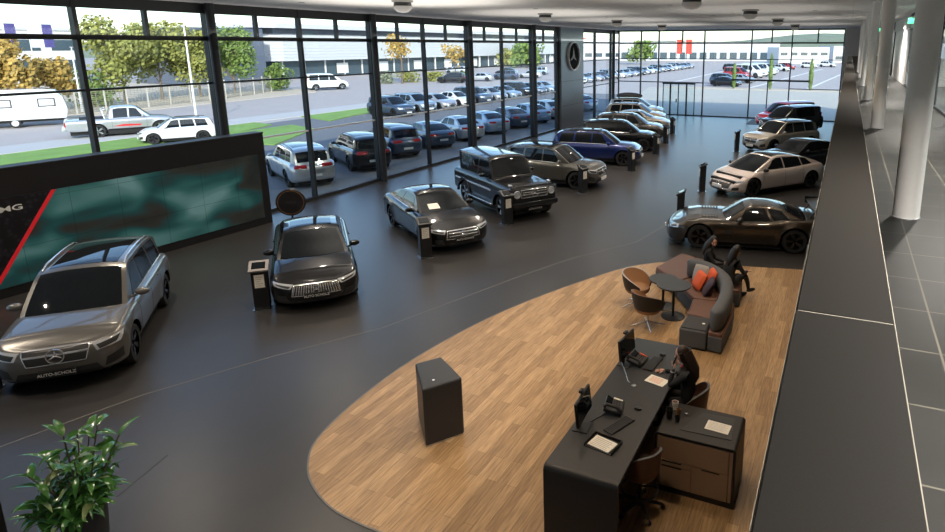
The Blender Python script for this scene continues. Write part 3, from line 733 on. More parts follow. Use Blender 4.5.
# --- long coupe
cou = Car(L=4.85, W=1.86, wb=2.87, fo=.87, r=.345, sill=.19, nm=2.9, na=.6, slope=.06, crown=.055, top=[(-2.4, .88), (-1.9, .98), (-1.2, .97), (-.3, .93), (.5, .92), (1.0, .91), (1.5, .85), (2.0, .74), (2.3, .65)],
          roof=[(-2.05, .95), (-1.6, 1.14), (-1.1, 1.32), (-.5, 1.40), (-.1, 1.41), (.2, 1.35), (.7, 1.12), (1.12, .93), (1.18, .88)], ftop=.15, rtop=-1.0, wr=.57, doors=(.72, -.55, None), power=.012, bow=.2)
def make_coupe(name, pk, **k):
    kw = dict(windows=[(-.62, .70, -.50, .26), (-1.42, -.68, -1.02, -.56)], ws=(.22, 1.08), rear=(-1.95, -1.15), pan=(-.85, .0), head=[(.54, .57), (.94, .62), (1.0, .71), (.50, .66)],
              grille=(.46, .42, .64, 'two', .50), lower=[[(-.44, .22), (.44, .22), (.40, .31), (-.40, .31)], [(.56, .27), (.84, .30), (.84, .42), (.62, .42)]], tail=(.84, .30, .72, .84))
    kw.update(k); return build_car(name, cou, pk, **kw)
# --- boxy off-roader
box_ = Car(L=4.55, W=1.84, wb=2.85, fo=.73, r=.40, sill=.42, nm=9, na=.16, ra_=.14, rm=9, slope=.01, rslope=.01, crown=.03, flare=.02, bow=.03, inset=.11, wr=.70,
           prof=[(0, -.05), (.08, -.01), (.3, 0), (.6, .0), (.8, 0), (.88, -.01), (.93, -.03), (.97, -.05), (1, -.085)],
           top=[(-2.5, 1.20), (-.5, 1.20), (.55, 1.20), (.75, 1.20), (1.3, 1.18), (2.0, 1.15), (2.2, 1.12)],
           roof=[(-2.36, 1.2), (-2.30, 1.55), (-2.22, 1.90), (-2.1, 1.95), (-1, 1.965), (.12, 1.95), (.30, 1.90), (.50, 1.58), (.70, 1.20), (.74, 1.12)], ftop=.25, rtop=-2.2, doors=(.55, -.38, -1.30))
def box_extras(root, c):
    for sd in (1, -1):
        for a in c.ax:                                     # black wheel arch flares
            mb = MB(); rows = []
            for k in range(15):
                t = PI*k/14; rr = c.arch+.0
                rows.append([(a+rr*math.cos(t), sd*(c.W/2-.03), c.r+rr*math.sin(t)), (a+rr*math.cos(t), sd*(c.W/2+.055), c.r+rr*math.sin(t)), (a+(rr+.09)*math.cos(t), sd*(c.W/2+.05), c.r+(rr+.08)*math.sin(t)), (a+(rr+.11)*math.cos(t), sd*(c.W/2-.03), c.r+(rr+.10)*math.sin(t))])
            mb.grid(rows).build('wheel_flare', PT['black'], root, smooth=50)
        MB().span((-.92, sd*(c.W/2-.12), .40), (.93, sd*(c.W/2+.10), .45)).build('running_board', M['alu'], root, bevel=.01)
        MB().box((-.7, sd*(c.W/2+.012), .88), (2.9, .025, .06)).build('side_strip', M['chrome'], root, bevel=.006)
        RXm = Matrix(((0, 0, 1), (1, 0, 0), (0, 1, 0)))
        MB().lathe([(.13, 0), (.13, .03), (.105, .04), (.09, .02), (.001, .03)], (c.xf-.02, sd*.66, .94), 24, 0, RXm).build('headlight', M['lamp'], root, smooth=40)
        MB().box((c.xf-.32, sd*.74, 1.20), (.17, .10, .06)).build('indicator', M['lamp'], root, bevel=.02)
    MB().span((c.xf-.06, -.88, .50), (c.xf+.09, .88, .66)).build('front_bumper', PT['black'], root, bevel=.03)
    RXm = Matrix(((0, 0, -1), (-1, 0, 0), (0, 1, 0)))
    MB().lathe([(.001, .26), (.34, .25), (.37, .2), (.37, 0)], (c.xr+.02, -.05, 1.02), 28, 0, Matrix(((0, 0, -1), (1, 0, 0), (0, 1, 0)))).build('spare_wheel_cover', PT['black'], root, smooth=40)
# --- electric fastback
eqs = Car(L=5.2, W=1.95, wb=3.15, fo=.98, r=.36, sill=.20, nm=2.6, na=.75, ra_=.6, rm=3, slope=.22, crown=.06, top=[(-2.5, .96), (-2.0, 1.04), (-1.2, 1.0), (-.3, .96), (.8, .96), (1.3, .93), (1.8, .82), (2.2, .70), (2.5, .60)],
          roof=[(-2.35, 1.0), (-1.9, 1.16), (-1.3, 1.34), (-.6, 1.46), (0, 1.48), (.35, 1.42), (.9, 1.22), (1.4, 1.0), (1.62, .90), (1.66, .86)], ftop=.2, rtop=-1.2, wr=.60, doors=(1.05, -.10, -1.10), bow=.22)
def make_fast(name, pk, **k):
    kw = dict(windows=[(-.10, 1.05, -.06, .44), (-1.08, -.17, -1.0, -.13), (-1.75, -1.14, -1.4, -1.06)], ws=(.42, 1.55), rear=(-2.25, -1.40), pan=(-1.25, .30), roofm=None, head=[(.62, .54), (1.08, .60), (1.12, .68), (.56, .62)],
              grille=(.60, .34, .56, 'none', .56), lower=[[(-.5, .22), (.5, .22), (.46, .28), (-.46, .28)], [(.66, .28), (.96, .30), (.96, .42), (.72, .40)]], tail=(.86, .02, .80, .88))
    kw.update(k); return build_car(name, eqs, pk, **kw)
# --- long bonnet sports car with wing
gt = Car(L=4.55, W=1.96, wb=2.63, fo=.99, r=.35, sill=.13, nm=2.6, na=.65, ra_=.45, slope=.05, crown=.045, flare=.04,
         top=[(-1.95, .90), (-1.5, .93), (-1.2, .93), (-.5, .85), (.2, .83), (.9, .84), (1.3, .84), (1.7, .78), (2.1, .66), (2.35, .56)],
         roof=[(-1.80, .90), (-1.45, 1.02), (-1.0, 1.19), (-.5, 1.27), (-.2, 1.27), (.05, 1.20), (.4, 1.02), (.72, .83), (.78, .80)], ftop=.0, rtop=-.8, wr=.52, doors=(.35, -.72, None), power=.02, bow=.22, pz=.25)
def gt_extras(root, c):
    for sd in (1, -1):
        MB().tube([(-1.72, sd*.50, .90), (-1.86, sd*.50, 1.08), (-1.95, sd*.50, 1.16)], .022, 8).build('wing_strut', M['black'], root, smooth=50)
        MB().span((-2.20, sd*.86-.01, 1.06), (-1.80, sd*.86+.01, 1.27)).build('wing_end_plate', M['black'], root)
        MB().box((.52, sd*(c.W/2+.001), .55), (.18, .02, .12)).build('side_vent', M['matte'], root)
        c.patch([(c.ux(.98), .10), (c.ux(-.95), .10), (c.ux(-.95), .17), (c.ux(.98), .17)], .05, 12, 2, sd=sd).build('side_skirt', M['black'], root, smooth=50)
    MB().box((-2.0, 0, 1.20), (.36, 1.70, .03), R=Matrix.Rotation(.12, 3, 'Y')).build('wing_blade', M['black'], root, bevel=.01)
    mb = MB(); c.patch([(-.95, .09), (.95, .09), (.95, .13), (-.95, .13)], .06, 20, 2, mb=mb); mb.build('front_splitter', M['black'], root, smooth=50)
    mb = MB()
    for sd in (1, -1):
        for k in range(6): mb.box((1.25-.085*k, sd*.52, c.zs(1.25-.085*k)+.045), (.05, .26, .012), R=Matrix.Rotation(.2, 3, 'Y'))
    mb.build('bonnet_vents', M['matte'], root)
# --- small van
van = Car(L=4.5, W=1.85, wb=2.75, fo=.85, r=.33, sill=.26, nm=3.2, na=.45, ra_=.2, rm=6, slope=.10, rslope=.02, crown=.04, top=[(-2.4, 1.10), (-1, 1.08), (.6, 1.05), (1.2, 1.03), (1.7, .95), (2.1, .82), (2.3, .74)],
          roof=[(-2.24, 1.1), (-2.17, 1.45), (-2.05, 1.76), (-1.8, 1.82), (-.6, 1.84), (.3, 1.80), (.55, 1.72), (1.0, 1.42), (1.45, 1.06), (1.5, .98)], ftop=.5, rtop=-2.0, wr=.70, doors=(1.0, .05, -1.1), bow=.14)
def make_van(name, pk, **k):
    kw = dict(windows=[(.10, 1.05, .13, .58), (-.95, .02, -.92, .05), (-1.95, -1.05, -1.88, -1.02)], ws=(.60, 1.40), rear=(-2.2, -2.1), head=[(.52, .68), (.86, .74), (1.0, .90), (.5, .80)],
              grille=(.44, .55, .74, 'bar'), lower=[[(-.5, .32), (.5, .32), (.45, .44), (-.45, .44)]], tail=(.78, .60, .9, 1.35), chrome_belt='black', rimm='rim_l')
    kw.update(k); return build_car(name, van, pk, **kw)

# indoor cars, left row from the video wall to the far glazing
def off(wx, wy, deg, c, side, axle=1):
    """centre of a car whose outer wheel (side +1 left, -1 right; axle 1 front) touches the floor at wx, wy"""
    a = math.radians(deg); lx, ly = axle*c.wb/2, side*(c.W/2-.05)
    return wx-(lx*math.cos(a)-ly*math.sin(a)), wy-(lx*math.sin(a)+ly*math.cos(a))
o = make_suv('car', 'grey', plate='AUTO-SCHOLZ', rails=(-1.8, .25, 'chrome'), star=.13)
x, y = off(-11.775, 6.527, -43.6, suv, 1); park(o, x, y, -43.6, 'metallic grey SUV with silver roof rails in front of the video wall'); GLB = o
SUVB = make_suv('car', 'olive', plate='white', rimm='rim_d', spokes=5)
o = make_saloon('car', 'black', plate='AUTO SCHOLZ', rimm='rim_d', star=.10)
park(o, -12.0, 11.05, -43, 'black sports saloon with vertical grille bars facing the camera, beside the round sign'); SAL = o
o = make_coupe('car', 'black', plate='AUTO SCHOLZ', rimm='rim_d')
x, y = off(-13.256, 15.529, -33, cou, -1, -1); park(o, x, y, -33, 'black coupe with a paper sheet behind its windshield'); COU = o
cs = MB().grid([[tuple(cou.gtop(.98-.26*i/4, -.62+.42*j/4)+cou.gnorm(.98-.26*i/4, -.5)*.012) for j in range(5)] for i in range(5)])
cs.build('windshield_sheet', M['paper'], o, smooth=40)
o = build_car('car', box_, 'black', rimm='rim_l', spokes=5, ws=(.33, .66), windows=[(-.42, .46, -.40, .30), (-1.34, -.50, -1.32, -.48), (-2.12, -1.44, -2.08, -1.42)], rear=(-2.34, -2.26), grille=(.50, .80, 1.06, 'two', .50),
              lower=[[(-.5, .52), (.5, .52), (.5, .60), (-.5, .60)]], plate='AUTO SCHOLZ', chrome_belt='black', extras=box_extras, star=.13)
box_.pz = .58
x, y = off(-10.398, 17.63, -32, box_, -1); park(o, x, y, -32, 'black boxy off-roader with round headlights and running boards')
x, y = off(-9.832, 22.64, 0, suv, -1); park(SUVB, x, y, 0, 'graphite grey SUV parked right behind the boxy off-roader')
def suvcopy(a, b, wx, wy, deg, lab, group='cars on show in the showroom'):
    o = recolor(copy_tree(SUVB), a, b); x, y = off(wx, wy, deg, suv, -1); return park(o, x, y, deg, lab, group)
suvcopy('olive', 'blue', -9.75, 28.19, 12, 'deep blue SUV in the left row, the only blue one indoors')
suvcopy('olive', 'black', -10.09, 32.6, 14, 'black SUV between the blue SUV and the bronze-grey one')
suvcopy('olive', 'dgrey', -10.75, 36.4, 14, 'dark bronze-grey SUV behind the black SUV in the left row')
o = recolor(copy_tree(COU), 'black', 'beige'); park(o, -13.2, 41.3, 10, 'pale gold coupe-shaped car behind the bronze-grey SUV')
for ch in list(o.children):
    if ch.name.startswith('windshield_sheet'): D.objects.remove(ch)
suvcopy('olive', 'champ', -12.6, 43.0, 8, 'champagne SUV in front of the one carrying a roof box')
o = suvcopy('olive', 'silver', -13.9, 46.9, 6, 'silver SUV with a dark roof box, last in the left row')
rb = MB().lathe([(.0, 0)], (0, 0, 0), 3) if False else MB()
rows = []
for i in range(13):
    t = i/12; wv = .42*math.sin(PI*min(1, max(0.04, t*.92+.05)))**.35; zt = .34*math.sin(PI*min(.97, max(.06, t*.8+.12)))**.5
    rows.append([(-1.55+2.0*t, wv*math.cos(PI*k/10), zt*math.sin(PI*k/10)**.6+.0) for k in range(11)])
rb.grid(rows); n_ = len(rb.v); rb.f += [tuple(range(10, -1, -1)), tuple(12*11+k for k in range(11))]; rb.mi += [0, 0]
rbo = rb.build('roof_box', M['matte'], None, smooth=50); rbo.location = o.matrix_basis@Vector((0, 0, 1.74)); rbo.rotation_euler = o.rotation_euler; tag(rbo, 'matt black roof box carried on the last silver SUV', 'roof box')
# right row
o = build_car('car', gt, 'bronze', rimm='rim_d', spokes=5, ws=(.08, .70), windows=[(-.66, .42, -.48, .08), (-1.25, -.74, -.98, -.56)], rear=(-1.7, -.95), head=[(.60, .52), (1.02, .58), (1.0, .68), (.60, .62)], grille=(.50, .22, .50, 'slats', .60),
              lower=[[(.66, .18), (.98, .2), (.96, .36), (.70, .38)]], tail=(.84, .3, .66, .76), plate=None, chrome_belt='black', extras=gt_extras)
x, y = off(-3.55, 17.13, 192, gt, 1); park(o, x, y, 192, 'bronze-black long-bonnet sports car with a large rear wing')
o = make_fast('car', 'pearl', plate='white', rimm='rim_d'); recolor(o, 'pearl', 'pearl')
x, y = off(-3.015, 24.113, -130+3, eqs, 1)
x, y = off(-3.015, 24.113, 231, eqs, 1); EQS = o
park(o, x, y, 231, 'pearl white fastback saloon with a black glass roof')
o = recolor(copy_tree(COU), 'black', 'black'); park(o, -1.75, 31.0, 231, 'black car parked between the pearl white saloon and the sand-coloured SUV')
for ch in list(o.children):
    if ch.name.startswith('windshield_sheet'): D.objects.remove(ch)
o = recolor(copy_tree(SUVB), 'olive', 'beige'); park(o, -3.2, 36.4, 231, 'sand-coloured SUV in the right row beside a dark display stand')
VAN = make_van('car', 'black', plate=None); park(VAN, -3.3, 43.9, 231, 'small black van in front of the red van')
o = recolor(copy_tree(VAN), 'black', 'red'); park(o, -3.9, 47.0, 228, 'red van, farthest car of the right row')

# ------------------------------------------------------------ cars outside
GO = 'parked cars in the row next to the glazing'
def out(src, a, b, x, y, deg, lab, grp, merged_=None):
    o = recolor(copy_tree(src), a, b); return park(o, x, y, deg, lab, grp, z=-.045)
x, y = off(-20.81, 18.57, 152, suv, 1, -1); out(SUVB, 'olive', 'silver', x-.4, y, 152, 'silver SUV parked outside just behind the video wall', GO)
x, y = off(-20.85, 22.21, 150, suv, 1, -1); out(SUVB, 'olive', 'black', x-.4, y, 150, 'black SUV parked outside beside the silver one', GO)
row1 = [(26.2, 'suv', 'navy'), (29.4, 'sal', 'navy'), (32.6, 'sal', 'silver'), (35.8, 'sal', 'lblue'), (39.0, 'sal', 'navy'), (42.2, 'sal', 'lblue'), (45.4, 'sal', 'silver'), (48.6, 'sal', 'navy'), (52.0, 'sal', 'lblue')]
lab1 = ['slate blue SUV parked outside, behind the black coupe indoors', 'slate blue saloon, first saloon of the outside row', 'silver saloon outside, third car past the black SUV', 'ice blue saloon outside, in front of a round column', 'slate blue saloon outside, left of the dark column pair',
        'ice blue saloon outside, left of the emblem pillar', 'silver saloon outside, hidden mostly by the emblem pillar', 'slate blue saloon outside, just right of the emblem pillar', 'ice blue saloon outside near the showroom corner']
for (yy, kind, colr), lab in zip(row1, lab1):
    src, a, c_ = (SUVB, 'olive', suv) if kind == 'suv' else (SAL, 'black', sal)
    out(src, a, colr, -22.9, yy+.9, 152, lab, GO)
def kill(names):
    for o in list(C.objects):
        if o.name.startswith(names) and not o.users: D.objects.remove(o)
# merged versions for the far rows
msuv = merged(SUVB, 'parked_car'); msal = merged(SAL, 'parked_car'); mvan = merged(VAN, 'delivery_van')
def far(src, a, b, x, y, deg, lab, grp, cat='car', sc=None):
    o = src.copy(); C.objects.link(o); o.data = src.data
    for sl in o.material_slots:
        if sl.material == PT[a]: sl.link = 'OBJECT'; sl.material = PT[b]
    if sc: o.scale = sc
    return park(o, x, y, deg, lab, grp, cat, -.06)
cols = ['navy', 'lblue', 'silver', 'white', 'navy', 'silver', 'lblue', 'black', 'navy', 'lblue', 'silver']
far(msuv, 'olive', 'navy', -35.4, 42.3, -12, 'slate blue SUV at the near end of the second outside row, beside the lawn', 'second outside parking row')
for k in range(9):
    s_ = (msal, 'black') if k % 3 else (msuv, 'olive')
    far(*s_, cols[k+1], -35.6, 45.6+3.2*k, -12, '%s car in the second outside parking row, %s from the lawn' % ({'navy': 'slate blue', 'lblue': 'ice blue', 'silver': 'silver', 'white': 'white', 'black': 'black'}[cols[k+1]], ['second', 'third', 'fourth', 'fifth', 'sixth', 'seventh', 'eighth', 'ninth', 'tenth'][k]), 'second outside parking row')
for k in range(20):
    s_ = (msal, 'black') if k % 4 else (msuv, 'olive')
    cc = ['white', 'lblue', 'silver', 'navy', 'silver'][k % 5]
    far(*s_, cc, -39.3, 90+3.9*k, -24, 'pale car with dark windows in the long far row left of the entrance doors', 'long diagonal car row beyond the far glazing')
far(msal, 'black', 'black', -16.2, 92.3, -12, 'black hatchback beside the leftmost slim cypress', 'vehicles on the far car park')
far(msuv, 'olive', 'navy', -17.3, 97.5, -14, 'dark estate parked behind the black hatchback', 'vehicles on the far car park')
far(msal, 'black', 'silver', -15.5, 101.6, -14, 'silver car nosing out behind the dark estate', 'vehicles on the far car park')
for x, y, cc, lab, sc in ((-18.0, 114, 'red', 'red van on the far car park', (1.15, 1.1, 1.15)), (-16.6, 119, 'white', 'white van right behind the red van', (1.3, 1.15, 1.35)), (-16.4, 125, 'white', 'second white van behind the red van', (1.3, 1.15, 1.35)), (-15.6, 132, 'white', 'third white van, farthest of the van row', (1.3, 1.15, 1.3))):
    far(mvan, 'black', cc, x, y, -24, lab, 'vans on the far car park', 'van', sc)
for x, y, cc, lab in ((-16.2, 146, 'silver', 'silver car beyond the white vans'), (-14.4, 152, 'white', 'white car beyond the white vans'), (-14.0, 164, 'red', 'dark red car far back on the car park'), (-9.4, 176, 'white', 'white car far back, left of two'), (-5.2, 186, 'white', 'white car far back, right of two'), (-25, 150, 'black', 'black car in the distance beyond the entrance doors')):
    far(msuv, 'olive', cc, x, y, -24, lab, 'vehicles on the far car park')
for k, (x, y, cc) in enumerate(((-58, 84, 'black'), (-56.5, 90, 'silver'), (-55, 96, 'navy'), (-53.5, 102, 'silver'), (-76, 112, 'silver'), (-64, 112, 'black'), (-58, 114, 'lblue'), (-52, 116, 'navy'))):
    far(msal if k % 2 else msuv, 'black' if k % 2 else 'olive', cc, x, y, 200, 'distant parked car across the road beyond the second row', 'distant cars across the road')
for o in (msuv, msal, mvan): D.objects.remove(o)
# white car half hidden by the video wall
x, y = -40.4, 26.6
o = far_w = recolor(copy_tree(SUVB), 'olive', 'white'); park(o, -37.9, 25.5, 236, 'white car on the pavement seen over the video wall', 'vehicles on the road', z=-.05); o.scale = (.9, .92, .9)
# van driving by
o = recolor(copy_tree(VAN), 'black', 'white'); park(o, -64.5, 64.5, 62, 'white van driving along the road past the canopy building', 'vehicles on the road', 'van', z=-.05); o.scale = (1.25, 1.1, 1.2)
# pickup
pk = Car(L=5.3, W=1.82, wb=3.0, fo=.85, r=.39, sill=.42, nm=4, na=.4, ra_=.15, rm=8, slope=.05, rslope=0, crown=.04, top=[(-3, 1.06), (-.9, 1.06), (-.6, 1.06), (.9, 1.08), (1.5, 1.05), (2.0, .98), (2.4, .88)],
         roof=[(-1.0, 1.05), (-.92, 1.4), (-.75, 1.70), (-.3, 1.77), (.2, 1.75), (.45, 1.68), (.9, 1.32), (1.2, 1.06), (1.24, 1.0)], ftop=.4, rtop=-.7, wr=.62, doors=(.85, 0, -.8))
def pk_extras(root, c):
    MB().span((-2.25, -.62, 1.02), (-1.1, .62, 1.115)).build('cargo_bed', M['chass'], root)
    for sd in (1, -1):
        MB().tube([(-1.1, sd*.70, 1.05), (-1.18, sd*.62, 1.55), (-1.0, sd*.58, 1.62)], .035, 8).build('roll_bar', M['chrome'], root, smooth=60)
        c.patch([(c.ux(.5), .60), (c.ux(-.75), .62), (c.ux(-.3), .72), (c.ux(.6), .68)], .012, 10, 3, sd=sd).build('side_stripe', M['red'], root, smooth=60)
    MB().span((c.xr-.12, -.85, .45), (c.xr+.05, .85, .60)).build('rear_bumper', M['chrome'], root, bevel=.02)
o = build_car('pickup_truck', pk, 'silver', rimm='rim_l', ws=(.5, 1.18), windows=[(.05, .85, .08, .45), (-.72, -.03, -.68, .0)], rear=(-.98, -.85), head=[(.55, .74), (.88, .78), (.9, .92), (.5, .88)], grille=(.45, .62, .88, 'bar'), tail=(.9, .72, .72, .98), plate=None, extras=pk_extras)
o.scale = (1.12, 1.12, 1.12); park(o, -43.9, 26.3, 62, 'silver pickup truck with a red side stripe on the road', 'vehicles on the road', 'pickup truck', -.05)
# caravan
e = empty('caravan', (-56.0, 25.2, -.05), math.radians(61), 'long white caravan parked on the road at the left edge', 'caravan')
prof = [(-3.6, .55), (-3.75, 1.2), (-3.55, 2.2), (-3.2, 2.62), (-2.6, 2.72), (2.4, 2.72), (3.1, 2.60), (3.45, 2.1), (3.65, 1.2), (3.5, .55)]
mb = MB(); n = len(prof); mb.add([(x, -1.15, z) for x, z in prof]+[(x, 1.15, z) for x, z in prof], [tuple(range(n-1, -1, -1)), tuple(range(n, 2*n))]+[(i, (i+1) % n, n+(i+1) % n, n+i) for i in range(n)])
mb.build('caravan_body', PT['white'], e, bevel=.06, seg=3)
for x0, x1 in ((-2.7, -1.1), (2.0, 3.0), (-.3, .6)):
    f_ = MB().span((x0, -1.175, 1.45), (x1, -1.15, 2.05)).build('caravan_window', M['frame'], e, bevel=.01)
    MB().span((x0+.07, -1.185, 1.52), (x1-.07, -1.17, 1.98)).build('pane', M['bgrey'], f_)
RY = Matrix(((1, 0, 0), (0, 0, -1), (0, 1, 0)))
for sd in (1, -1): MB().lathe([(.05, -.1), (.32, -.1), (.33, 0), (.32, .1), (.22, .1), (.05, .08)], (.6, sd*1.0, .34), 24, 0, RY).build('wheel', M['rubber'], e, smooth=40)
for sd in (1, -1): MB().lathe([(.001, .0), (.2, .0), (.2, .01), (.001, .01)], (.6, -1.11 if sd < 0 else 1.1, .34), 20, 0, RY).build('hub_cap', M['platew'], e)
MB().span((-3.4, -.9, .38), (3.3, .9, .56)).build('chassis', M['chass'], e)
MB().tube([(-3.5, -.5, .45), (-4.9, 0, .45)], .05).build('drawbar', M['alu'], e)
MB().tube([(-3.5, .5, .45), (-4.9, 0, .45)], .05).build('drawbar', M['alu'], e)
MB().tube([(-4.8, 0, .5), (-4.8, 0, .05)], .04).build('jockey_post', M['alu'], e)

# ------------------------------------------------------------ trees, fence, buildings
def tree(x, y, h, rad, m, lab, grp, trunk=.35, seed=1, n=3200, leaf=.21, name='tree', cat='tree', squash=1.0):
    rnd = random.Random(seed); e = empty(name, (x, y, 0), 0, lab, cat, grp)
    base = h*trunk
    blobs = [(rnd.uniform(-.55, .55)*rad, rnd.uniform(-.55, .55)*rad, base+(h-base)*rnd.uniform(.12, .82), rad*rnd.uniform(.35, .60)) for _ in range(14)]
    mb = MB()
    for i in range(n):
        bx, by, bz, br = blobs[i % 14]
        v = Vector((rnd.gauss(0, 1), rnd.gauss(0, 1), rnd.gauss(0, 1))).normalized(); rr = br*rnd.uniform(.6, 1.05)
        p = Vector((bx, by, bz))+Vector((v.x*rr, v.y*rr, v.z*rr*squash))
        p.z = min(max(p.z, base*.7), h)
        t = (v+Vector((rnd.uniform(-.8, .8), rnd.uniform(-.8, .8), rnd.uniform(-.8, .8)))).normalized(); u = t.orthogonal().normalized(); w_ = t.cross(u); s_ = leaf*rnd.uniform(.6, 1.2)
        mb.add([p+u*s_, p+w_*s_*.7, p-u*s_, p-w_*s_*.7], [(0, 1, 2, 3)])
    mb.build('foliage', m, e, recalc=False)
    tb = MB().tube([(0, 0, -.1), (.05, .03, base), (0, 0, h*.75)], [.16*h/8, .11*h/8, .04*h/8], 8)
    for k in range(5):
        a = rnd.uniform(0, 2*PI); tb.tube([(.03, .02, base*(.9+.12*k)), (math.cos(a)*rad*.5, math.sin(a)*rad*.5, base+(h-base)*(.35+.1*k))], [.05*h/8, .02*h/8], 6)
    tb.build('trunk', M['bark'], e, smooth=60); return e
TG = 'autumn trees across the road'
tree(-63.5, 28.4, 6.6, 2.7, M['folo'], 'orange-yellow tree behind the caravan at the left edge', TG, .3, 1)
tree(-66.0, 33.4, 5.0, 1.8, M['folo'], 'smaller orange-yellow tree right of the caravan tree', TG, .3, 2)
tree(-67.0, 40.2, 8.6, 3.3, M['foly'], 'tall yellow-green tree left of the street lamp, behind the pickup', TG, .22, 3, 4600)
tree(-68.0, 44.6, 8.3, 2.9, M['foly'], 'yellow-green tree directly behind the white street lamp', TG, .22, 4, 4200)
tree(-67.5, 48.6, 8.1, 2.8, M['foly'], 'yellow-green tree right of the street lamp', TG, .22, 5, 4200)
tree(-68.5, 53.8, 8.3, 3.1, M['folg'], 'green tree in front of the slate-blue building', TG, .2, 6, 4600)
tree(-68.0, 60.0, 3.6, 2.2, M['folg'], 'low green bush at the corner of the fence', 'green bushes across the road', .1, 7, 900, name='bush', cat='bush')
tree(-66.0, 36.8, 3.4, 2.4, M['folg'], 'low green bush between the autumn trees behind the fence', 'green bushes across the road', .1, 8, 900, name='bush', cat='bush')
tree(-64.0, 79.5, 7.8, 2.3, M['folo'], 'thin orange tree in front of the canopy building', TG, .5, 9, 420, .28)
tree(-62.0, 91.0, 6.0, 2.1, M['folo'], 'second thin orange tree right of the first, before the canopy building', TG, .45, 10, 360, .28)
tree(-60.0, 104, 5.4, 1.6, M['foly'], 'small yellow tree near the right end of the canopy building', TG, .4, 11, 400, .28)
for k, (x, y, h, m_) in enumerate(((-66.6, 79.0, 1.7, 'lgreybush'), (-65.2, 82.6, 1.6, 'foly'), (-63.5, 87, 1.4, 'foly'), (-62, 93, 1.3, 'folg'))):
    tree(x, y, h, 1.9, M['hill'] if m_ == 'lgreybush' else M[m_], ['grey-green round shrub left of the thin orange tree', 'yellow-green round shrub below the thin orange tree', 'low yellow-green shrub beside the road', 'low green shrub farther along the road'][k], 'round shrubs before the canopy building', .05, 20+k, 500, .2, 'shrub', 'shrub')
for k, (x, y, h) in enumerate(((-140, 215, 9), (-140, 240, 8), (-84, 160, 6.5), (-80, 150, 6), (-60, 190, 7))):
    tree(x, y, h, 5, M['folg'], 'distant green tree beyond the parking rows', 'distant trees', .15, 30+k, 700, .6)
for k, x in enumerate((-14.25, -9.45, -4.35)):
    e = empty('slim_cypress', (x, 87.2, 0), 0, ['leftmost', 'middle', 'rightmost'][k]+' slim green cypress in the planting strip beyond the far glazing', 'tree', 'slim cypresses beyond the far glazing')
    rnd = random.Random(50+k); mb = MB(); hh = (3.3, 4.6, 4.0)[k]
    for i in range(700):
        z = rnd.random()**1.0*hh; r_ = .30*math.sin(PI*min(1, z/hh*.9+.1))**.5*rnd.uniform(.6, 1.05); a = rnd.uniform(0, 2*PI); p = Vector((r_*math.cos(a), r_*math.sin(a), z+.1)); t = Vector((math.cos(a), math.sin(a), rnd.uniform(-.3, .6))).normalized(); u = t.orthogonal().normalized(); w_ = t.cross(u)
        mb.add([p+u*.08, p+w_*.11, p-u*.08, p-w_*.11], [(0, 1, 2, 3)])
    mb.build('foliage', M['folg'], e, recalc=False); MB().tube([(0, 0, 0), (0, 0, hh*.9)], [.05, .01], 6).build('trunk', M['bark'], e)
# wire fence with posts
e = empty('wire_fence', (0, 0, 0), 0, 'pale wire mesh fence along the pavement across the road', 'fence')
fp = [(-61.2, 22), (-60.6, 30), (-60.3, 34.5), (-60.8, 38.5), (-62.5, 46), (-65.5, 54), (-68, 58.6), (-71.5, 61.5)]
fm = MB(); tot = 0
for a, b in zip(fp[:-1], fp[1:]):
    a, b = Vector(a), Vector(b); L_ = (b-a).length; d = (b-a)/L_; ang = math.atan2(d.y, d.x)
    for z in [.15+.17*k for k in range(11)]: fm.box(((a.x+b.x)/2, (a.y+b.y)/2, z), (L_, .02, .03), ang)
    for k in range(int(L_/.35)): q = a+d*(k*.35); fm.box((q.x, q.y, 1.0), (.03, .02, 1.8), ang)
fm.build('wire_mesh', M['fence'], e)
for a, b in zip(fp[:-1], fp[1:]):
    a, b = Vector(a), Vector(b); n = max(1, round((b-a).length/2.6))
    for k in range(n): q = a+(b-a)*k/n; MB().span((q.x-.05, q.y-.05, 0), (q.x+.05, q.y+.05, 2.05)).build('fence_post', M['pave'], e)
def lamp_post(x, y, h, lab, r=.07):
    e = empty('street_lamp', (x, y, 0), 0, lab, 'street lamp', 'street lamps')
    MB().tube([(0, 0, 0), (0, 0, h*.97), (-.15, .1, h), (-.9, .5, h+.1)], [r*1.3, r*.8, r*.6, r*.5], 10).build('pole', M['flagw'], e, smooth=60)
    MB().box((-1.1, .62, h+.1), (.7, .25, .1), 2.6).build('lamp_head', M['lgrey'], e, bevel=.03)
lamp_post(-44.1, 31.2, 7.0, 'slim white street lamp by the lawn, between pickup and column')
lamp_post(-46.0, 61.5, 6.0, 'thin grey street lamp beside the second parking row')
lamp_post(-62.0, 33.5, 5.5, 'grey lamp post behind the caravan')
for k, (x, y, m_) in enumerate(((-95, 48.3, 'flagblue'), (-95, 44.4, 'flagblue'), (-95, 46.9, 'flagw'))):
    e = empty('banner_flag', (x, y, 0), 0, ['blue banner flag right of the pale one', 'blue banner flag at the far left edge', 'pale banner flag between two blue ones'][k], 'flag', 'banner flags left of the tall trees')
    MB().tube([(0, 0, 0), (0, 0, 8.6)], .06, 8).build('flag_pole', M['flagw'], e); MB().grid([[(.02*math.sin(i), .1+1.1*i/6, z) for i in range(7)] for z in (8.4, 7, 5.5)]).build('flag_cloth', M[m_], e).modifiers.new('thickness', 'SOLIDIFY').thickness = .02
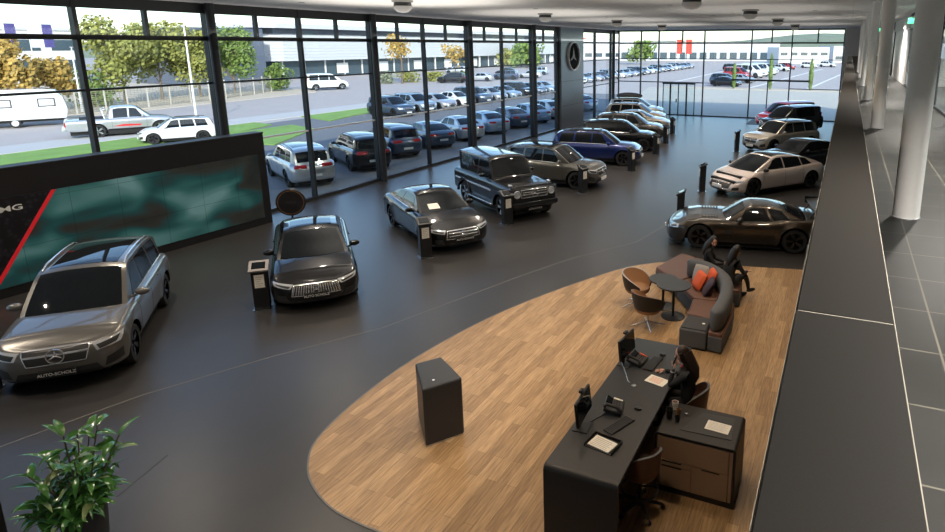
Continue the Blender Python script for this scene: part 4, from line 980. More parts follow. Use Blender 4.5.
for k, (x, y) in enumerate(((-51, 198), (-47.5, 196))):
    e = empty('banner_flag', (x, y, 0), 0, ['left red banner beyond the entrance doors', 'right red banner beyond the entrance doors'][k], 'flag', 'red banners on the far car park')
    MB().tube([(0, 0, 0), (0, 0, 8)], .08, 8).build('flag_pole', M['flagw'], e); MB().span((.1, -.03, 3.2), (2.0, .03, 7.6)).build('flag_cloth', M['flagr'], e)
def bld(name, a, b, h, m, lab, win=None, roof=None, cat='building', z0=0, rows=1, wm='bwin', wh=1.6, n=10):
    a, b = Vector(a), Vector(b); L_ = (b-a).length; ang = math.atan2((b-a).y, (b-a).x); e = empty(name, (a.x, a.y, 0), ang, lab, cat)
    MB().span((0, 0, z0), (L_, 14, h)).build('wall', M[m], e)
    if roof: MB().span((-.3, -.3, h), (L_+.3, 14.3, h+.4)).build('roof', M[roof], e)
    if win:
        for r in range(rows):
            z = win+r*3.0
            for k in range(n):
                x0 = L_*(k+.15)/n; x1 = L_*(k+.85)/n
                MB().span((x0, -.08, z), (x1, -.0, z+wh)).build('window', M[wm], e)
    return e
bld('office_building', (-112, 28), (-112, 62), 8.0, 'bwhite', 'white building with dark windows behind the trees at the left', 2.0, 'bgrey', rows=2, n=7)
e = bld('warehouse_building', (-89, 64.5), (-89, 76.2), 8.4, 'bdark', 'slate-blue flat building between the green tree and the canopy building', None, None)
# long building: rounded ribbed canopy over a glazed ground floor
e = empty('car_dealership_building', (-92, 81, 0), 0, 'long pale building with a rounded ribbed upper band over a dark glazed ground floor', 'building')
arc = [(-6, -2.0), (-2.5, -1.6), (-.6, -.4), (.3, 1.4), (.5, 4), (.5, 122)]
rows = [[(x, y, z) for (x, y) in arc] for z in (3.1, 7.6)]
mb = MB().grid(rows); 
for z in [3.1+.56*k for k in range(9)]: mb.tube([(x+.02, y-.02, z) for x, y in arc], .05, 6)
mb.build('ribbed_band', M['bgrey'], e)
mb = MB(); ar2 = [(-8, -5), (0, -4.2), (1.8, -1), (2.0, 4), (2.0, 124), (-8, 124)]
mb.prism(ar2[::1], 8.7, 9.5); mb.build('roof', M['bgrey'], e)
MB().span((-9, 0, 7.6), (-.2, 122, 8.7)).build('roof_recess', M['bdark'], e)
MB().span((-9, 1.5, 0), (-1.2, 121, 3.1)).build('glazed_floor', M['bwin'], e)
MB().prism(arc+[(-6, 122)], 3.05, 3.12).build('soffit', M['bwhite'], e)
for k in range(24): MB().span((-1.2, 2+5*k, 0), (-1.0, 2.25+5*k, 3.1)).build('glazing_post', M['bwhite'], e)
for k in range(6): MB().tube([(-.1, 6+20*k, 0), (-.1, 6+20*k, 3.1)], .15, 8).build('canopy_post', M['bwhite'], e)
for k in range(9): MB().span((-1.05, 15+12*k, .4), (-.95, 18+12*k, 2.4)).build('entrance_panel', M['bwhite'], e)
bld('sales_hall', (-82, 232), (-24, 246), 6.6, 'bgrey', 'long pale hall with greenish windows beyond the far car park', .6, 'bwhite', n=16, wh=2.6)
bld('white_hall', (-21, 214), (-6, 220), 5.2, 'bwhite', 'small white hall right of the long pale hall', 2.6, None, n=5, wh=1.0)
bld('grey_hall', (-5, 232), (26, 244), 5.6, 'bgrey', 'grey hall at the right end of the far car park', 1.2, None, n=6, wh=1.0)
bld('distant_block', (-128, 190), (-100, 240), 8.4, 'bwhite', 'pale block beyond the second parking row, seen between the columns', 2.0, 'flagr', n=8, rows=2)
bld('distant_shed', (-105, 250), (-86, 262), 7.2, 'bwhite', 'pale shed beyond the left end of the far glazing', 1.0, 'bgrey', n=5)
hm = MB(); rows = []
rnd = random.Random(3)
for r, (off_, hh) in enumerate(((0, -1), (20, 5), (60, 11), (110, 15), (160, 14))):
    rows.append([(x, 420+off_+.0006*(x+100)**2*-0+(-(x+60)*.0), hh*(.75+.25*math.sin(x*.013+1)+.10*math.sin(x*.05+r))-(1 if r == 0 else 0)) for x in range(-520, 241, 20)])
hm.grid(rows); tag(hm.build('wooded_hills', M['hill'], None, smooth=60), kind='structure')
hm = MB(); rows = []
for r, (off_, hh) in enumerate(((0, -1), (20, 4), (60, 9), (110, 12))):
    rows.append([(-330-off_, y, hh*(.8+.2*math.sin(y*.015+2)+.08*math.sin(y*.06+r))-(1 if r == 0 else 0)) for y in range(-40, 440, 20)])
hm.grid(rows); tag(hm.build('wooded_hills', M['hill'], None, smooth=60), kind='structure')
# ------------------------------------------------------------ video wall
VW = empty('video_wall', (-17.262, 14.364, 0), math.radians(-93.03), 'huge black framed video wall showing a teal picture and a red stripe', 'video wall')
# local +x runs along the wall away from the far end, local +y faces the room
LW = 11.0
MB().span((0, -.40, 0), (LW, 0, 3.0)).build('cabinet', M['black'], VW, bevel=.01)
def teal_mat():
    m = D.materials.new('screen_picture'); m.use_nodes = True; t = m.node_tree; b = t.nodes['Principled BSDF']
    tc = t.nodes.new('ShaderNodeTexCoord'); n1 = t.nodes.new('ShaderNodeTexNoise'); n1.inputs['Scale'].default_value = .5; n1.inputs['Detail'].default_value = 1.5; n1.inputs['Distortion'].default_value = .5
    mp = t.nodes.new('ShaderNodeMapping'); mp.inputs['Rotation'].default_value = (0, .7, 0); mp.inputs['Scale'].default_value = (1, 1, 2.2)
    t.links.new(tc.outputs['Object'], mp.inputs[0]); t.links.new(mp.outputs[0], n1.inputs['Vector'])
    r = t.nodes.new('ShaderNodeValToRGB'); cr = r.color_ramp
    cr.elements[0].position = .30; cr.elements[0].color = (.012, .02, .02, 1); cr.elements[1].position = .72; cr.elements[1].color = (.13, .27, .29, 1)
    for p, c_ in ((.42, (.03, .03, .028, 1)), (.50, (.012, .065, .07, 1)), (.60, (.04, .14, .14, 1))):
        e_ = cr.elements.new(p); e_.color = c_
    t.links.new(n1.outputs[0], r.inputs[0])
    # module joints
    br = t.nodes.new('ShaderNodeTexBrick'); br.offset = 0; br.inputs['Scale'].default_value = 1; br.inputs['Brick Width'].default_value = 1.1; br.inputs['Row Height'].default_value = 1.1; br.inputs['Mortar Size'].default_value = .006
    br.inputs['Color1'].default_value = br.inputs['Color2'].default_value = (1, 1, 1, 1); br.inputs['Mortar'].default_value = (.45, .45, .45, 1)
    sx = t.nodes.new('ShaderNodeSeparateXYZ'); cx_ = t.nodes.new('ShaderNodeCombineXYZ'); t.links.new(tc.outputs['Object'], sx.inputs[0]); t.links.new(sx.outputs[0], cx_.inputs[0]); t.links.new(sx.outputs[2], cx_.inputs[1]); t.links.new(cx_.outputs[0], br.inputs[0])
    mu = t.nodes.new('ShaderNodeMix'); mu.data_type = 'RGBA'; mu.blend_type = 'MULTIPLY'; mu.inputs[0].default_value = 1
    t.links.new(r.outputs[0], mu.inputs[6]); t.links.new(br.outputs[0], mu.inputs[7])
    t.links.new(mu.outputs[2], b.inputs['Base Color']); t.links.new(mu.outputs[2], b.inputs['Emission Color']); b.inputs['Emission Strength'].default_value = .14; b.inputs['Roughness'].default_value = .35
    return m
def carbon_mat():
    m = D.materials.new('carbon_pattern'); m.use_nodes = True; t = m.node_tree; b = t.nodes['Principled BSDF']
    tc = t.nodes.new('ShaderNodeTexCoord'); v = t.nodes.new('ShaderNodeTexVoronoi'); v.inputs['Scale'].default_value = 9; t.links.new(tc.outputs['Object'], v.inputs['Vector'])
    r = t.nodes.new('ShaderNodeValToRGB'); r.color_ramp.elements[0].color = (.035, .03, .045, 1); r.color_ramp.elements[1].color = (.006, .006, .008, 1); r.color_ramp.elements[1].position = .5
    t.links.new(v.outputs[0], r.inputs[0]); t.links.new(r.outputs[0], b.inputs['Base Color']); b.inputs['Roughness'].default_value = .4; return m
scr = MB()
def vpoly(pts, y, mi=0, mb=None): n = len(pts); (mb or scr).add([(x, y-.02, z) for x, z in pts]+[(x, y, z) for x, z in pts], [tuple(range(n-1, -1, -1)), tuple(range(n, 2*n))]+[(i, (i+1) % n, n+(i+1) % n, n+i) for i in range(n)], mi)
sc = MB(); vpoly([(.28, .24), (7.30, .24), (5.78, 2.33), (.28, 2.33)], .015, 0, sc); sc.build('screen_picture', teal_mat(), VW)
sc = MB(); vpoly([(7.30, .24), (10.7, .24), (10.7, 2.33), (5.78, 2.33)], .013, 0, sc); sc.build('screen_picture', carbon_mat(), VW)
sc = MB(); vpoly([(7.24, .24), (7.34, .24), (5.86, 2.33), (5.76, 2.33)], .020, 0, sc); sc.build('red_stripe', M['red'], VW)
text_obj('screen_lettering', 'AMG', .20, M['platew'], VW, (6.78, .018, 2.06), (PI/2, 0, PI), .002, bold=.003).scale = (1.5, .9, 1)
MB().span((-.01, -.42, 2.985), (LW, .015, 3.02)).build('top_cover', M['matte'], VW)

# ------------------------------------------------------------ display stands
def stand(x, y, deg, lab, h=1.0, paper=True):
    e = empty('display_stand', (x, y, .0), math.radians(deg), lab, 'display stand', 'dark information stands beside the cars')   # faces local +x
    MB().span((-.20, -.19, 0), (.14, .17, .015)).build('foot_plate', M['alu'], e)
    b = MB(); b.add([(-.14, -.16, .015), (.08, -.16, .015), (.08, -.16, h-.10), (-.16, -.16, h+.02), (-.14, .16, .015), (.08, .16, .015), (.08, .16, h-.10), (-.16, .16, h+.02)],
          [(0, 1, 2, 3), (7, 6, 5, 4), (0, 4, 5, 1), (1, 5, 6, 2), (2, 6, 7, 3), (3, 7, 4, 0)])
    b.build('post', M['black'], e, bevel=.008)
    R_ = Matrix.Rotation(.463, 3, 'Y')
    t = MB().box((-.04, 0, h-.02), (.34, .40, .05), R=R_).build('display_head', M['lgrey'] if paper == 1 else M['anth'], e, bevel=.008)
    MB().box((-.028, 0, h+.004), (.20, .27, .012), R=R_).build('screen', M['carglass'], t)
    if paper:
        s_ = MB().span((.081, -.10, h-.48), (.085, .10, h-.18)).build('info_sheet', M['paper'], e)
        tx = MB()
        for k in range(5): tx.span((.085, -.07, h-.23-.05*k), (.087, .07-.03*(k % 3), h-.242-.05*k))
        tx.build('printed_lines', M['print'], s_)
    return e
stand(-11.63, 9.17, -48, 'black stand with light grey head and white sheet, left of the black sports saloon')
stand(-10.38, 13.42, -38, 'black stand at the front corner of the black coupe', 1.05, 2)
stand(-9.90, 17.15, -30, 'black stand in front of the boxy off-roader', 1.05, 2)
stand(-9.35, 22.30, -22, 'black stand at the front of the graphite SUV', 1.05, 2)
stand(-8.95, 27.2, -15, 'grey stand at the front wheel of the blue SUV', 1.05, 2)
stand(-9.2, 32.2, -12, 'grey stand in front of the black SUV of the left row', 1.05, 2)
stand(-9.7, 36.0, -10, 'dark stand at the nose of the bronze-grey SUV', 1.05, 2)
stand(-10.4, 40.2, -10, 'dark stand farthest down the left row', 1.05, 2)
stand(-5.05, 24.3, 200, 'dark stand at the nose of the pearl white saloon', 1.1, 2)
stand(-5.35, 34.6, 200, 'dark stand at the nose of the sand-coloured SUV', 1.15, 2)
stand(-4.75, 19.55, 190, 'slim dark stand seen over the bonnet of the sports car', 1.05, 0)
stand(-13.0, 4.85, -45, 'dark stand at the left edge beside the grey SUV', 1.0, 2)
e = empty('round_sign', (-15.2, 13.35, 0), math.radians(-46), 'black round sign on a low post behind the black sports saloon', 'round sign')
RXm = Matrix(((0, 0, 1), (1, 0, 0), (0, 1, 0)))
MB().cyl((0, 0, 0), .28, .02, 28).build('foot', M['black'], e); MB().tube([(-.02, 0, .02), (-.02, 0, .75)], .03, 10).build('post', M['black'], e, smooth=50)
MB().lathe([(.001, .03), (.40, .03), (.42, .0), (.40, -.04), (.001, -.04)], (0, 0, 1.12), 40, 0, RXm).build('sign_disc', M['black'], e, smooth=30)
MB().lathe([(.365, .031), (.365, .036), (.35, .036), (.35, .031), (.365, .031)], (0, 0, 1.12), 40, 0, RXm).build('ring_line', M['tan'], e)
MB().span((.031, -.12, 1.06), (.035, .12, 1.16)).build('sign_print', M['anth'], e)
tag(MB().span((-6.7, 47.4, .006), (-5.0, 50.6, .022)).build('door_mat', M['matte']), 'dark rectangular mat on the floor inside the far glazing', 'door mat')
tag(MB().span((-9.75, 3.0, 0), (-8.87, 3.2, 2.6)).build('black_partition', M['black'], bevel=.01), 'black upright partition at the far bottom left, beside the potted plant', 'partition')

# ------------------------------------------------------------ kiosk on the oak floor
K = empty('reception_pedestal', (-5.34, 6.97, .006), 0, 'freestanding dark cuboid pedestal on the oak floor, nothing beside it', 'pedestal')
# measured footprint: front corner (-5.23,6.48), right corner (-4.93,7.03)
def slab_arch(w, dp, h, th, r=.05, n=5):
    """profile in xz swept along y: two legs and a rounded top"""
    pts = [(-w/2, 0)]+[(-w/2+r-r*math.cos(PI/2*k/n), h-r+r*math.sin(PI/2*k/n)) for k in range(n+1)]+[(w/2-r+r*math.sin(PI/2*k/n), h-r+r*math.cos(PI/2*k/n)) for k in range(n+1)]+[(w/2, 0)]
    inn = [(w/2-th, 0), (w/2-th, h-th), (-w/2+th, h-th), (-w/2+th, 0)]
    P_ = pts+inn; mb = MB(); m = len(P_)
    mb.add([(x, -dp/2, z) for x, z in P_]+[(x, dp/2, z) for x, z in P_], [tuple(range(m)), tuple(range(2*m-1, m-1, -1))]+[(i, (i+1) % m, m+(i+1) % m, m+i) for i in range(m)])
    return mb
KP = [(.13, -.50), (.47, .0), (-.20, .42), (-.44, .08)]
def inset(P_, f, dx=0, dy=0): return [(x*f+dx, y*f+dy) for x, y in P_]
MB().prism(KP, .025, .95).build('shell', M['anth'], K, bevel=.03, seg=4)
MB().prism(inset(KP, .95), 0, .025).build('plinth', M['alu'], K)
fp_ = MB(); a_, b_ = Vector(KP[0]), Vector(KP[1]); d_ = (b_-a_).normalized(); n_ = Vector((d_.y, -d_.x)); a_ += d_*.03; b_ -= d_*.03
fp_.prism([tuple(a_+n_*.004), tuple(b_+n_*.004), tuple(b_-n_*.01), tuple(a_-n_*.01)], .04, .915); fp_.build('front_panel', M['anthf'], K)
MB().lathe([(.02, .95), (.02, .953), (.0, .954)], (.12, -.22, 0), 16).build('sensor_button', M['chrome'], K)

# ------------------------------------------------------------ counter
DX0, DX1, DY0, DY1, DZ = -2.87, -1.95, 5.62, 9.16, 1.0
T = empty('reception_counter', ((DX0+DX1)/2, (DY0+DY1)/2, .006), PI/2, 'long anthracite counter with rounded ends where the woman works', 'counter')
slab_arch(DY1-DY0, DX1-DX0, DZ-.006, .05, .07).build('counter_shell', M['anth'], T, bevel=.002, seg=1)
MB().span((-(DY1-DY0)/2+.06, (DX1-DX0)/2-.06, .05), ((DY1-DY0)/2-.06, (DX1-DX0)/2-.04, DZ-.06)).build('modesty_panel', M['anth'], T)
MB().span((-.002, -(DX1-DX0)/2+.005, DZ-.006), (.002, (DX1-DX0)/2-.005, DZ-.0055)).build('top_joint', M['black'], T)
MB().lathe([(.035, 0), (.035, .004), (.022, .004), (.02, .001)], (.28, .03, DZ-.006), 24).build('cable_outlet', M['alu'], T, smooth=40)
def monitor(x, y, deg, lab):
    e = empty('monitor', (x, y, DZ+.001), math.radians(deg), lab, 'monitor', 'monitors on the counter')   # screen faces +x
    MB().box((-.03, 0, .006), (.20, .24, .012)).build('stand_base', M['black'], e, bevel=.004)
    MB().box((-.07, 0, .15), (.03, .06, .30)).build('stand_neck', M['black'], e, bevel=.005)
    s_ = MB().box((-.02, 0, .31), (.035, .52, .32), R=Matrix.Rotation(-.10, 3, 'Y')).build('display', M['black'], e, bevel=.006)
    MB().box((-.001, 0, .311), (.003, .495, .293), R=Matrix.Rotation(-.10, 3, 'Y')).build('screen', M['carglass'], s_)
    MB().box((-.05, .02, .50), (.05, .09, .035)).build('webcam', M['black'], e, bevel=.008)
monitor(-2.70, 6.47, 4, 'nearer black monitor on the counter, seen from its side')
monitor(-2.72, 8.22, -6, 'farther black monitor on the counter, opposite the woman')
def phone(x, y, deg, lab):
    e = empty('desk_phone', (x, y, DZ-.006), math.radians(deg), lab, 'desk phone', 'desk phones on the counter')
    R_ = Matrix.Rotation(.25, 3, 'Y')
    e.scale = (1.25, 1.25, 1.25)
    MB().box((0, 0, .045), (.20, .26, .035), R=R_).build('phone_body', M['black'], e, bevel=.01)
    MB().tube([(-.09, -.095, .09), (-.06, -.095, .115), (.05, -.095, .09), (.09, -.095, .045)], [.024, .018, .018, .025], 10).build('handset', M['matte'], e, smooth=60)
    MB().box((-.05, .04, .085), (.07, .12, .012), R=Matrix.Rotation(.55, 3, 'Y')).build('phone_display', M['carglass'], e)
    k_ = MB()
    for i in range(3):
        for j in range(4): k_.box((.0+.028*i, -.02+.028*j, .067-.007*i), (.018, .018, .008), R=R_)
    k_.build('keypad', M['anth'], e); MB().box((.035, .105, .062), (.10, .025, .006), R=R_).build('key_label', M['paper'] if deg > 0 else M['orange'], e)
phone(-2.50, 7.00, 12, 'nearer black desk phone between the nearer monitor and keyboard')
phone(-2.60, 8.33, -5, 'farther black desk phone beside the farther monitor')
def keyboard(x, y, deg, lab):
    e = empty('keyboard', (x, y, DZ+.001), math.radians(deg), lab, 'keyboard', 'keyboards on the counter')
    MB().box((0, 0, .010), (.15, .44, .018)).build('keyboard_base', M['black'], e, bevel=.004)
    k_ = MB()
    for i in range(5):
        for j in range(16): k_.box((-.056+.028*i, -.195+.026*j, .021), (.021, .020, .006))
    k_.build('keys', M['anth'], e)
keyboard(-2.31, 6.68, -22, 'nearer black keyboard, beside the document tray')
keyboard(-2.36, 8.36, -6, 'farther black keyboard in front of the woman')
def mouse(x, y, lab):
    tag(MB().ell((x, y, DZ+.018), (.055, .032, .018), 16, 10).build('computer_mouse', M['black'], smooth=60), lab, 'mouse', 'computer mice on the counter')
mouse(-2.30, 8.68, 'black computer mouse beside the farther keyboard'); mouse(-2.20, 7.12, 'black computer mouse beside the nearer keyboard')
e = empty('document_tray', (-2.36, 6.24, DZ+.001), math.radians(-8), 'open black tray holding cream papers at the near end of the counter', 'document tray')
tr = MB().span((-.19, -.14, 0), (.19, .14, .008)).span((-.19, -.14, 0), (-.182, .14, .045)).span((.182, -.14, 0), (.19, .14, .045)).span((-.19, .132, 0), (.19, .14, .045)); tr.build('tray', M['black'], e)
e2 = empty('paper_stack', (-2.35, 6.22, DZ+.011), math.radians(-14), 'cream sheets lying in the black tray', 'papers', 'paper sheets on counter and cabinet')
MB().span((-.17, -.10, 0), (.14, .11, .012)).build('sheets', M['paper'], e2)
tx = MB()
for k in range(6): tx.span((-.14, .08-.03*k, .012), (.08+.02*(k % 2), .07-.03*k, .0125))
tx.build('printed_lines', M['print'], e2)
e2 = empty('paper_stack', (-2.17, 7.92, DZ+.001), math.radians(-14), 'loose sheets lying on the counter by the woman\'s arm', 'papers', 'paper sheets on counter and cabinet')
MB().span((-.15, -.105, 0), (.15, .105, .003)).build('sheets', M['paper'], e2)
tx = MB()
for k in range(5): tx.span((-.11, .07-.03*k, .003), (.08, .062-.03*k, .0035))
tx.build('printed_lines', M['orange'], e2)
tag(MB().tube([(-2.78, 8.12, 1.06), (-2.70, 8.02, 1.01), (-2.62, 7.88, 1.008), (-2.55, 7.74, 1.006), (-2.50, 7.70, 1.006)], .007, 8).build('monitor_cable', M['alu'], smooth=60), 'grey cable running from the farther monitor to the outlet', 'cable', 'cables on the counter')
tag(MB().tube([(-2.68, 6.60, 1.01), (-2.60, 6.78, 1.008), (-2.55, 6.90, 1.01)], .006, 8).build('monitor_cable', M['black'], smooth=60), 'black cable between the nearer monitor and the nearer phone', 'cable', 'cables on the counter')
# cabinet
Cb = empty('drawer_cabinet', (-1.39, 7.33, .006), 0, 'low cabinet with taupe drawer fronts joining the counter', 'cabinet')
MB().span((-.52, -.375, .0), (.525, .375, .07)).build('plinth', M['black'], Cb)
slab_arch(1.045, .76, .80, .03, .045).build('cabinet_shell', M['anthf'], Cb, bevel=.002, seg=1).location = (0, 0, .05)
MB().span((-.49, -.355, .07), (.49, .37, .81)).build('carcass', M['anthf'], Cb)
def front(x0, x1, z0, z1, nm, hx=None):
    f_ = MB().span((x0, -.378, z0), (x1, -.357, z1)).build(nm, M['taupe'], Cb, bevel=.003)
    if hx: MB().span((hx[0], -.381, z1-.022), (hx[1], -.377, z1-.004)).build('grip_slot', M['black'], f_)
front(-.485, .435, .475, .80, 'drawer'); front(-.485, -.035, .405, .468, 'drawer', (-.42, -.16)); front(-.485, -.035, .08, .398, 'drawer', (-.42, -.16)); front(-.028, .435, .08, .468, 'drawer', (.10, .33)); front(.442, .485, .08, .80, 'side_panel')
e = MB().prism([(-1.62, 7.10), (-.97, 7.13), (-1.00, 7.62), (-1.42, 7.60)], .857, .863).build('desk_pad', M['black']); tag(e, 'thin black folder lying open on the low cabinet', 'folder')
e2 = empty('paper_stack', (-1.17, 7.34, .8635), math.radians(-4), 'white printed sheet lying on the black folder', 'papers', 'paper sheets on counter and cabinet')
MB().span((-.155, -.105, 0), (.155, .105, .003)).build('sheets', M['paper'], e2)
tx = MB()
for k in range(6): tx.span((-.13, .08-.028*k, .003), (.12-.03*(k % 2), .073-.028*k, .0035))
tx.build('printed_lines', M['print'], e2)
for k, (x, y, r_, h_, m_, nm, lab) in enumerate(((-1.80, 7.55, .045, .11, 'paper', 'paper_cup', 'pale paper cup on the low cabinet behind the counter'), (-1.72, 7.42, .032, .09, 'tan', 'small_jar', 'small amber jar beside the paper cup'), (-1.82, 7.32, .05, .13, 'black', 'pen_pot', 'black pen pot on the low cabinet by the counter edge'), (-1.70, 7.28, .035, .07, 'black', 'small_jar', 'small black jar beside the pen pot'))):
    e = empty(nm, (x, y, .857), 0, lab, nm.replace('_', ' '), 'small items on the low cabinet')
    MB().lathe([(r_*.8, 0), (r_, h_), (r_*.92, h_), (r_*.72, .008), (0, .008)], (0, 0, 0), 20).build('vessel', M[m_], e, smooth=40)
    if nm == 'pen_pot':
        for q in range(4): MB().tube([(.015*math.cos(q*1.7), .015*math.sin(q*1.7), .02), (.045*math.cos(q*1.7), .045*math.sin(q*1.7), .19)], .004, 6).build('pen', M['alu'] if q % 2 else M['matte'], e)
    elif nm == 'paper_cup': MB().cyl((0, 0, h_-.01), r_*.9, .004, 18).build('coffee', M['leather'], e)
tag(MB().ell((-1.62, 7.48, .869), (.03, .02, .012), 12, 8).build('bunch_of_keys', M['chrome'], smooth=60), 'small shiny keys lying beside the amber jar', 'keys', 'small items on the low cabinet')

# ------------------------------------------------------------ seats
def swivel_base(e, n, r, m, castor=True, h=.36, ring=None):
    for k in range(n):
        a = 2*PI*k/n+.3; c_, s_ = math.cos(a), math.sin(a)
        l = MB().tube([(0, 0, .13), (c_*r*.55, s_*r*.55, .10), (c_*r, s_*r, .06 if castor else .02)], [.028, .022, .016], 8).build('base_arm', m, e, smooth=60)
        if castor: MB().ell((c_*r, s_*r, .032), (.032, .032, .032), 12, 8).build('castor', M['black'], l, smooth=60)
    MB().tube([(0, 0, .06), (0, 0, h)], .028, 12).build('gas_lift', m, e, smooth=60)
    if ring:
        t = MB(); t.tube([(ring[0]*math.cos(2*PI*k/28), ring[0]*math.sin(2*PI*k/28), ring[1]) for k in range(29)], .014, 8)
        for k in range(3): t.tube([(0, 0, ring[1]+.03), (ring[0]*math.cos(2.1*k), ring[0]*math.sin(2.1*k), ring[1])], .009, 6)
        t.build('foot_ring', m, e, smooth=60)
def shell_seat(e, z, w, hb, mo, mi_, open_=1.9, th=.03, rim=None, base_r=.6):
    """tub: curved back shell around -x... opening towards +x"""
    n = 22; o_, i_ = [], []
    rows_o, rows_i = [], []
    for j in range(7):
        v = j/6; ro, ri = [], []
        for k in range(n+1):
            a = PI-open_+2*open_*k/n; edge = abs(2*k/n-1); hh = hb*(1-.62*edge**2.6); rr = w*(base_r+(1-base_r)*v**.5)
            zz = z+hh*v; ro.append((rr*math.cos(a), rr*math.sin(a), zz)); r2 = rr-th; ri.append((r2*math.cos(a), r2*math.sin(a), zz+(.0 if j else .03)))
        rows_o.append(ro); rows_i.append(ri)
    mb = MB(); mb.grid(rows_o, 0); mb.grid(rows_i, 1, True); mb.grid([rows_o[-1], rows_i[-1]], 0 if not rim else 2, True)
    mb.grid([[r[0] for r in rows_o], [r[0] for r in rows_i]], 0); mb.grid([[r[-1] for r in rows_o], [r[-1] for r in rows_i]], 0, True)
    mb.build('seat_shell', [mo, mi_]+([rim] if rim else []), e, smooth=50)
    MB().lathe([(.001, z-.03), (w*base_r, z-.03), (w*base_r*1.12, z+.02), (w*base_r*1.10, z+.075), (w*.4, z+.10), (.001, z+.10)], (0, 0, 0), 24).build('seat_cushion', mi_, e, smooth=40)
def armchair(x, y, deg, lab, rim):
    e = empty('armchair', (x, y, .006), math.radians(deg), lab, 'armchair', 'tub armchairs by the small tables')
    for k in range(4):
        a = PI/4+PI/2*k+.2; MB().tube([(0, 0, .10), (.18*math.cos(a), .18*math.sin(a), .06), (.36*math.cos(a), .36*math.sin(a), .018)], [.026, .02, .014], 8).build('base_arm', M['chrome'], e, smooth=60)
    MB().tube([(0, 0, .06), (0, 0, .37)], .026, 12).build('pedestal', M['alu'], e, smooth=60)
    shell_seat(e, .38, .36, .42, M['anthf'], M['tan'], 2.25, .035, rim, .70)
armchair(-3.42, 11.62, 62, 'nearer tub armchair with a dark shell and a red rim on a chrome star base', M['leather'])
armchair(-3.95, 12.55, -12, 'farther tub armchair with a tan inside, left of the small tables', M['lgrey'])
def stool(x, y, deg, lab, up=0):
    e = empty('counter_chair', (x, y, .006), math.radians(deg), lab, 'office chair', 'swivel chairs behind the counter')
    swivel_base(e, 5, .30, M['black'], True, .56+up, (.23, .30))
    shell_seat(e, .56+up, .27, .36+up, M['leather'], M['leather'], 1.75, .035, M['greyfab'], .8)
    return e
stool(-1.97, 6.52, 150, 'empty swivel chair with foot ring in the corner of counter and cabinet')
stool(-1.70, 8.06, 180, 'swivel chair the woman at the counter sits on', .03)
def btable(x, y, r, h, lab):
    e = empty('bistro_table', (x, y, .006), 0, lab, 'side table', 'round side tables by the sofa')
    MB().lathe([(.001, h-.03), (r-.01, h-.03), (r, h-.015), (r-.005, h), (.001, h)], (0, 0, 0), 40).build('table_top', M['greyfab'] if False else M['anth'], e, smooth=40)
    MB().tube([(0, 0, .01), (0, 0, h-.03)], .03, 14).build('pillar', M['black'], e, smooth=60)
    MB().lathe([(.26, 0), (.26, .012), (.05, .022), (.001, .022)], (0, 0, 0), 36).build('foot', M['black'], e, smooth=40)
btable(-3.05, 12.28, .37, .74, 'larger and higher dark round table in front of the sofa')
btable(-3.40, 12.72, .33, .66, 'smaller lower dark round table behind the larger one')

# sofa island
So = empty('lounge_sofa', (-2.6, 13.2, .006), 0, 'angular brown and grey lounge sofa with a curved grey backrest', 'sofa')
def loc(pts): return [(x+2.6, y-13.2) for x, y in pts]
seatA = [(-3.95, 14.03), (-3.24, 13.30), (-2.72, 14.1), (-3.25, 15.15), (-3.62, 15.30)]
seatB = [(-3.22, 13.28), (-2.67, 12.47), (-2.02, 12.62), (-2.05, 13.1), (-2.35, 13.75), (-2.70, 14.08)]
seatC = [(-2.66, 12.45), (-2.60, 11.66), (-2.60, 11.00), (-1.80, 10.95), (-1.78, 12.0), (-1.98, 12.60)]
seatC = [(-2.66, 12.45), (-2.60, 11.64), (-2.04, 11.62), (-2.04, 10.98), (-1.76, 10.95), (-1.74, 12.0), (-1.80, 12.58)]
seatD = [(-3.25, 15.12), (-2.70, 14.12), (-2.33, 13.78), (-2.05, 13.22), (-1.80, 13.30), (-1.84, 13.85), (-2.2, 14.4), (-2.7, 14.95)]
for nm, P_ in (('seat', seatA), ('seat', seatB), ('seat', seatC), ('seat', seatD)):
    MB().prism(loc(P_)[::-1] if False else loc(P_), .10, .42).build(nm, [M['leather']], So, bevel=.035, seg=3)
    c_ = Vector((sum(p[0] for p in P_)/len(P_), sum(p[1] for p in P_)/len(P_)))
    MB().prism(loc([(c_.x+(p[0]-c_.x)*1.012, c_.y+(p[1]-c_.y)*1.012) for p in P_]), .03, .34).build('seat_base', M['greyfab'], So, bevel=.02)
# backrest: swept lozenge along a curved path
bp = [(-3.10, 13.72), (-2.78, 13.70), (-2.45, 13.48), (-2.15, 13.10), (-1.98, 12.62), (-1.90, 12.0), (-1.90, 11.4), (-1.92, 10.98)]
mb = MB(); rows = []
sm_ = []
for i in range(len(bp)-1):
    p0, p1, p2, p3 = (Vector(bp[max(0, min(len(bp)-1, j))]) for j in (i-1, i, i+1, i+2))
    for k in range(4):
        t = k/4; sm_.append(.5*((2*p1)+(p2-p0)*t+(2*p0-5*p1+4*p2-p3)*t*t+(3*p1-p0-3*p2+p3)*t**3))
sm_.append(Vector(bp[-1]))
for i, p in enumerate(sm_):
    a = sm_[max(0, i-1)]; b = sm_[min(len(sm_)-1, i+1)]; t = (b-a).normalized(); nrm = Vector((-t.y, t.x)); f = i/(len(sm_)-1); e_ = min(1, (min(f, 1-f)/.06+.05))**.5
    r = []
    for k in range(16):
        an = 2*PI*k/16; ca, sa = math.cos(an), math.sin(an); u = .14*e_*(abs(ca)**.7)*(1 if ca > 0 else -1); v = .22*(abs(sa)**.6)*(1 if sa > 0 else -1)*(.75+.25*e_)
        q = p+nrm*u; r.append((q.x+2.6, q.y-13.2, .63+v))
    rows.append(r+[r[0]])
mb.grid(rows); n_ = 17
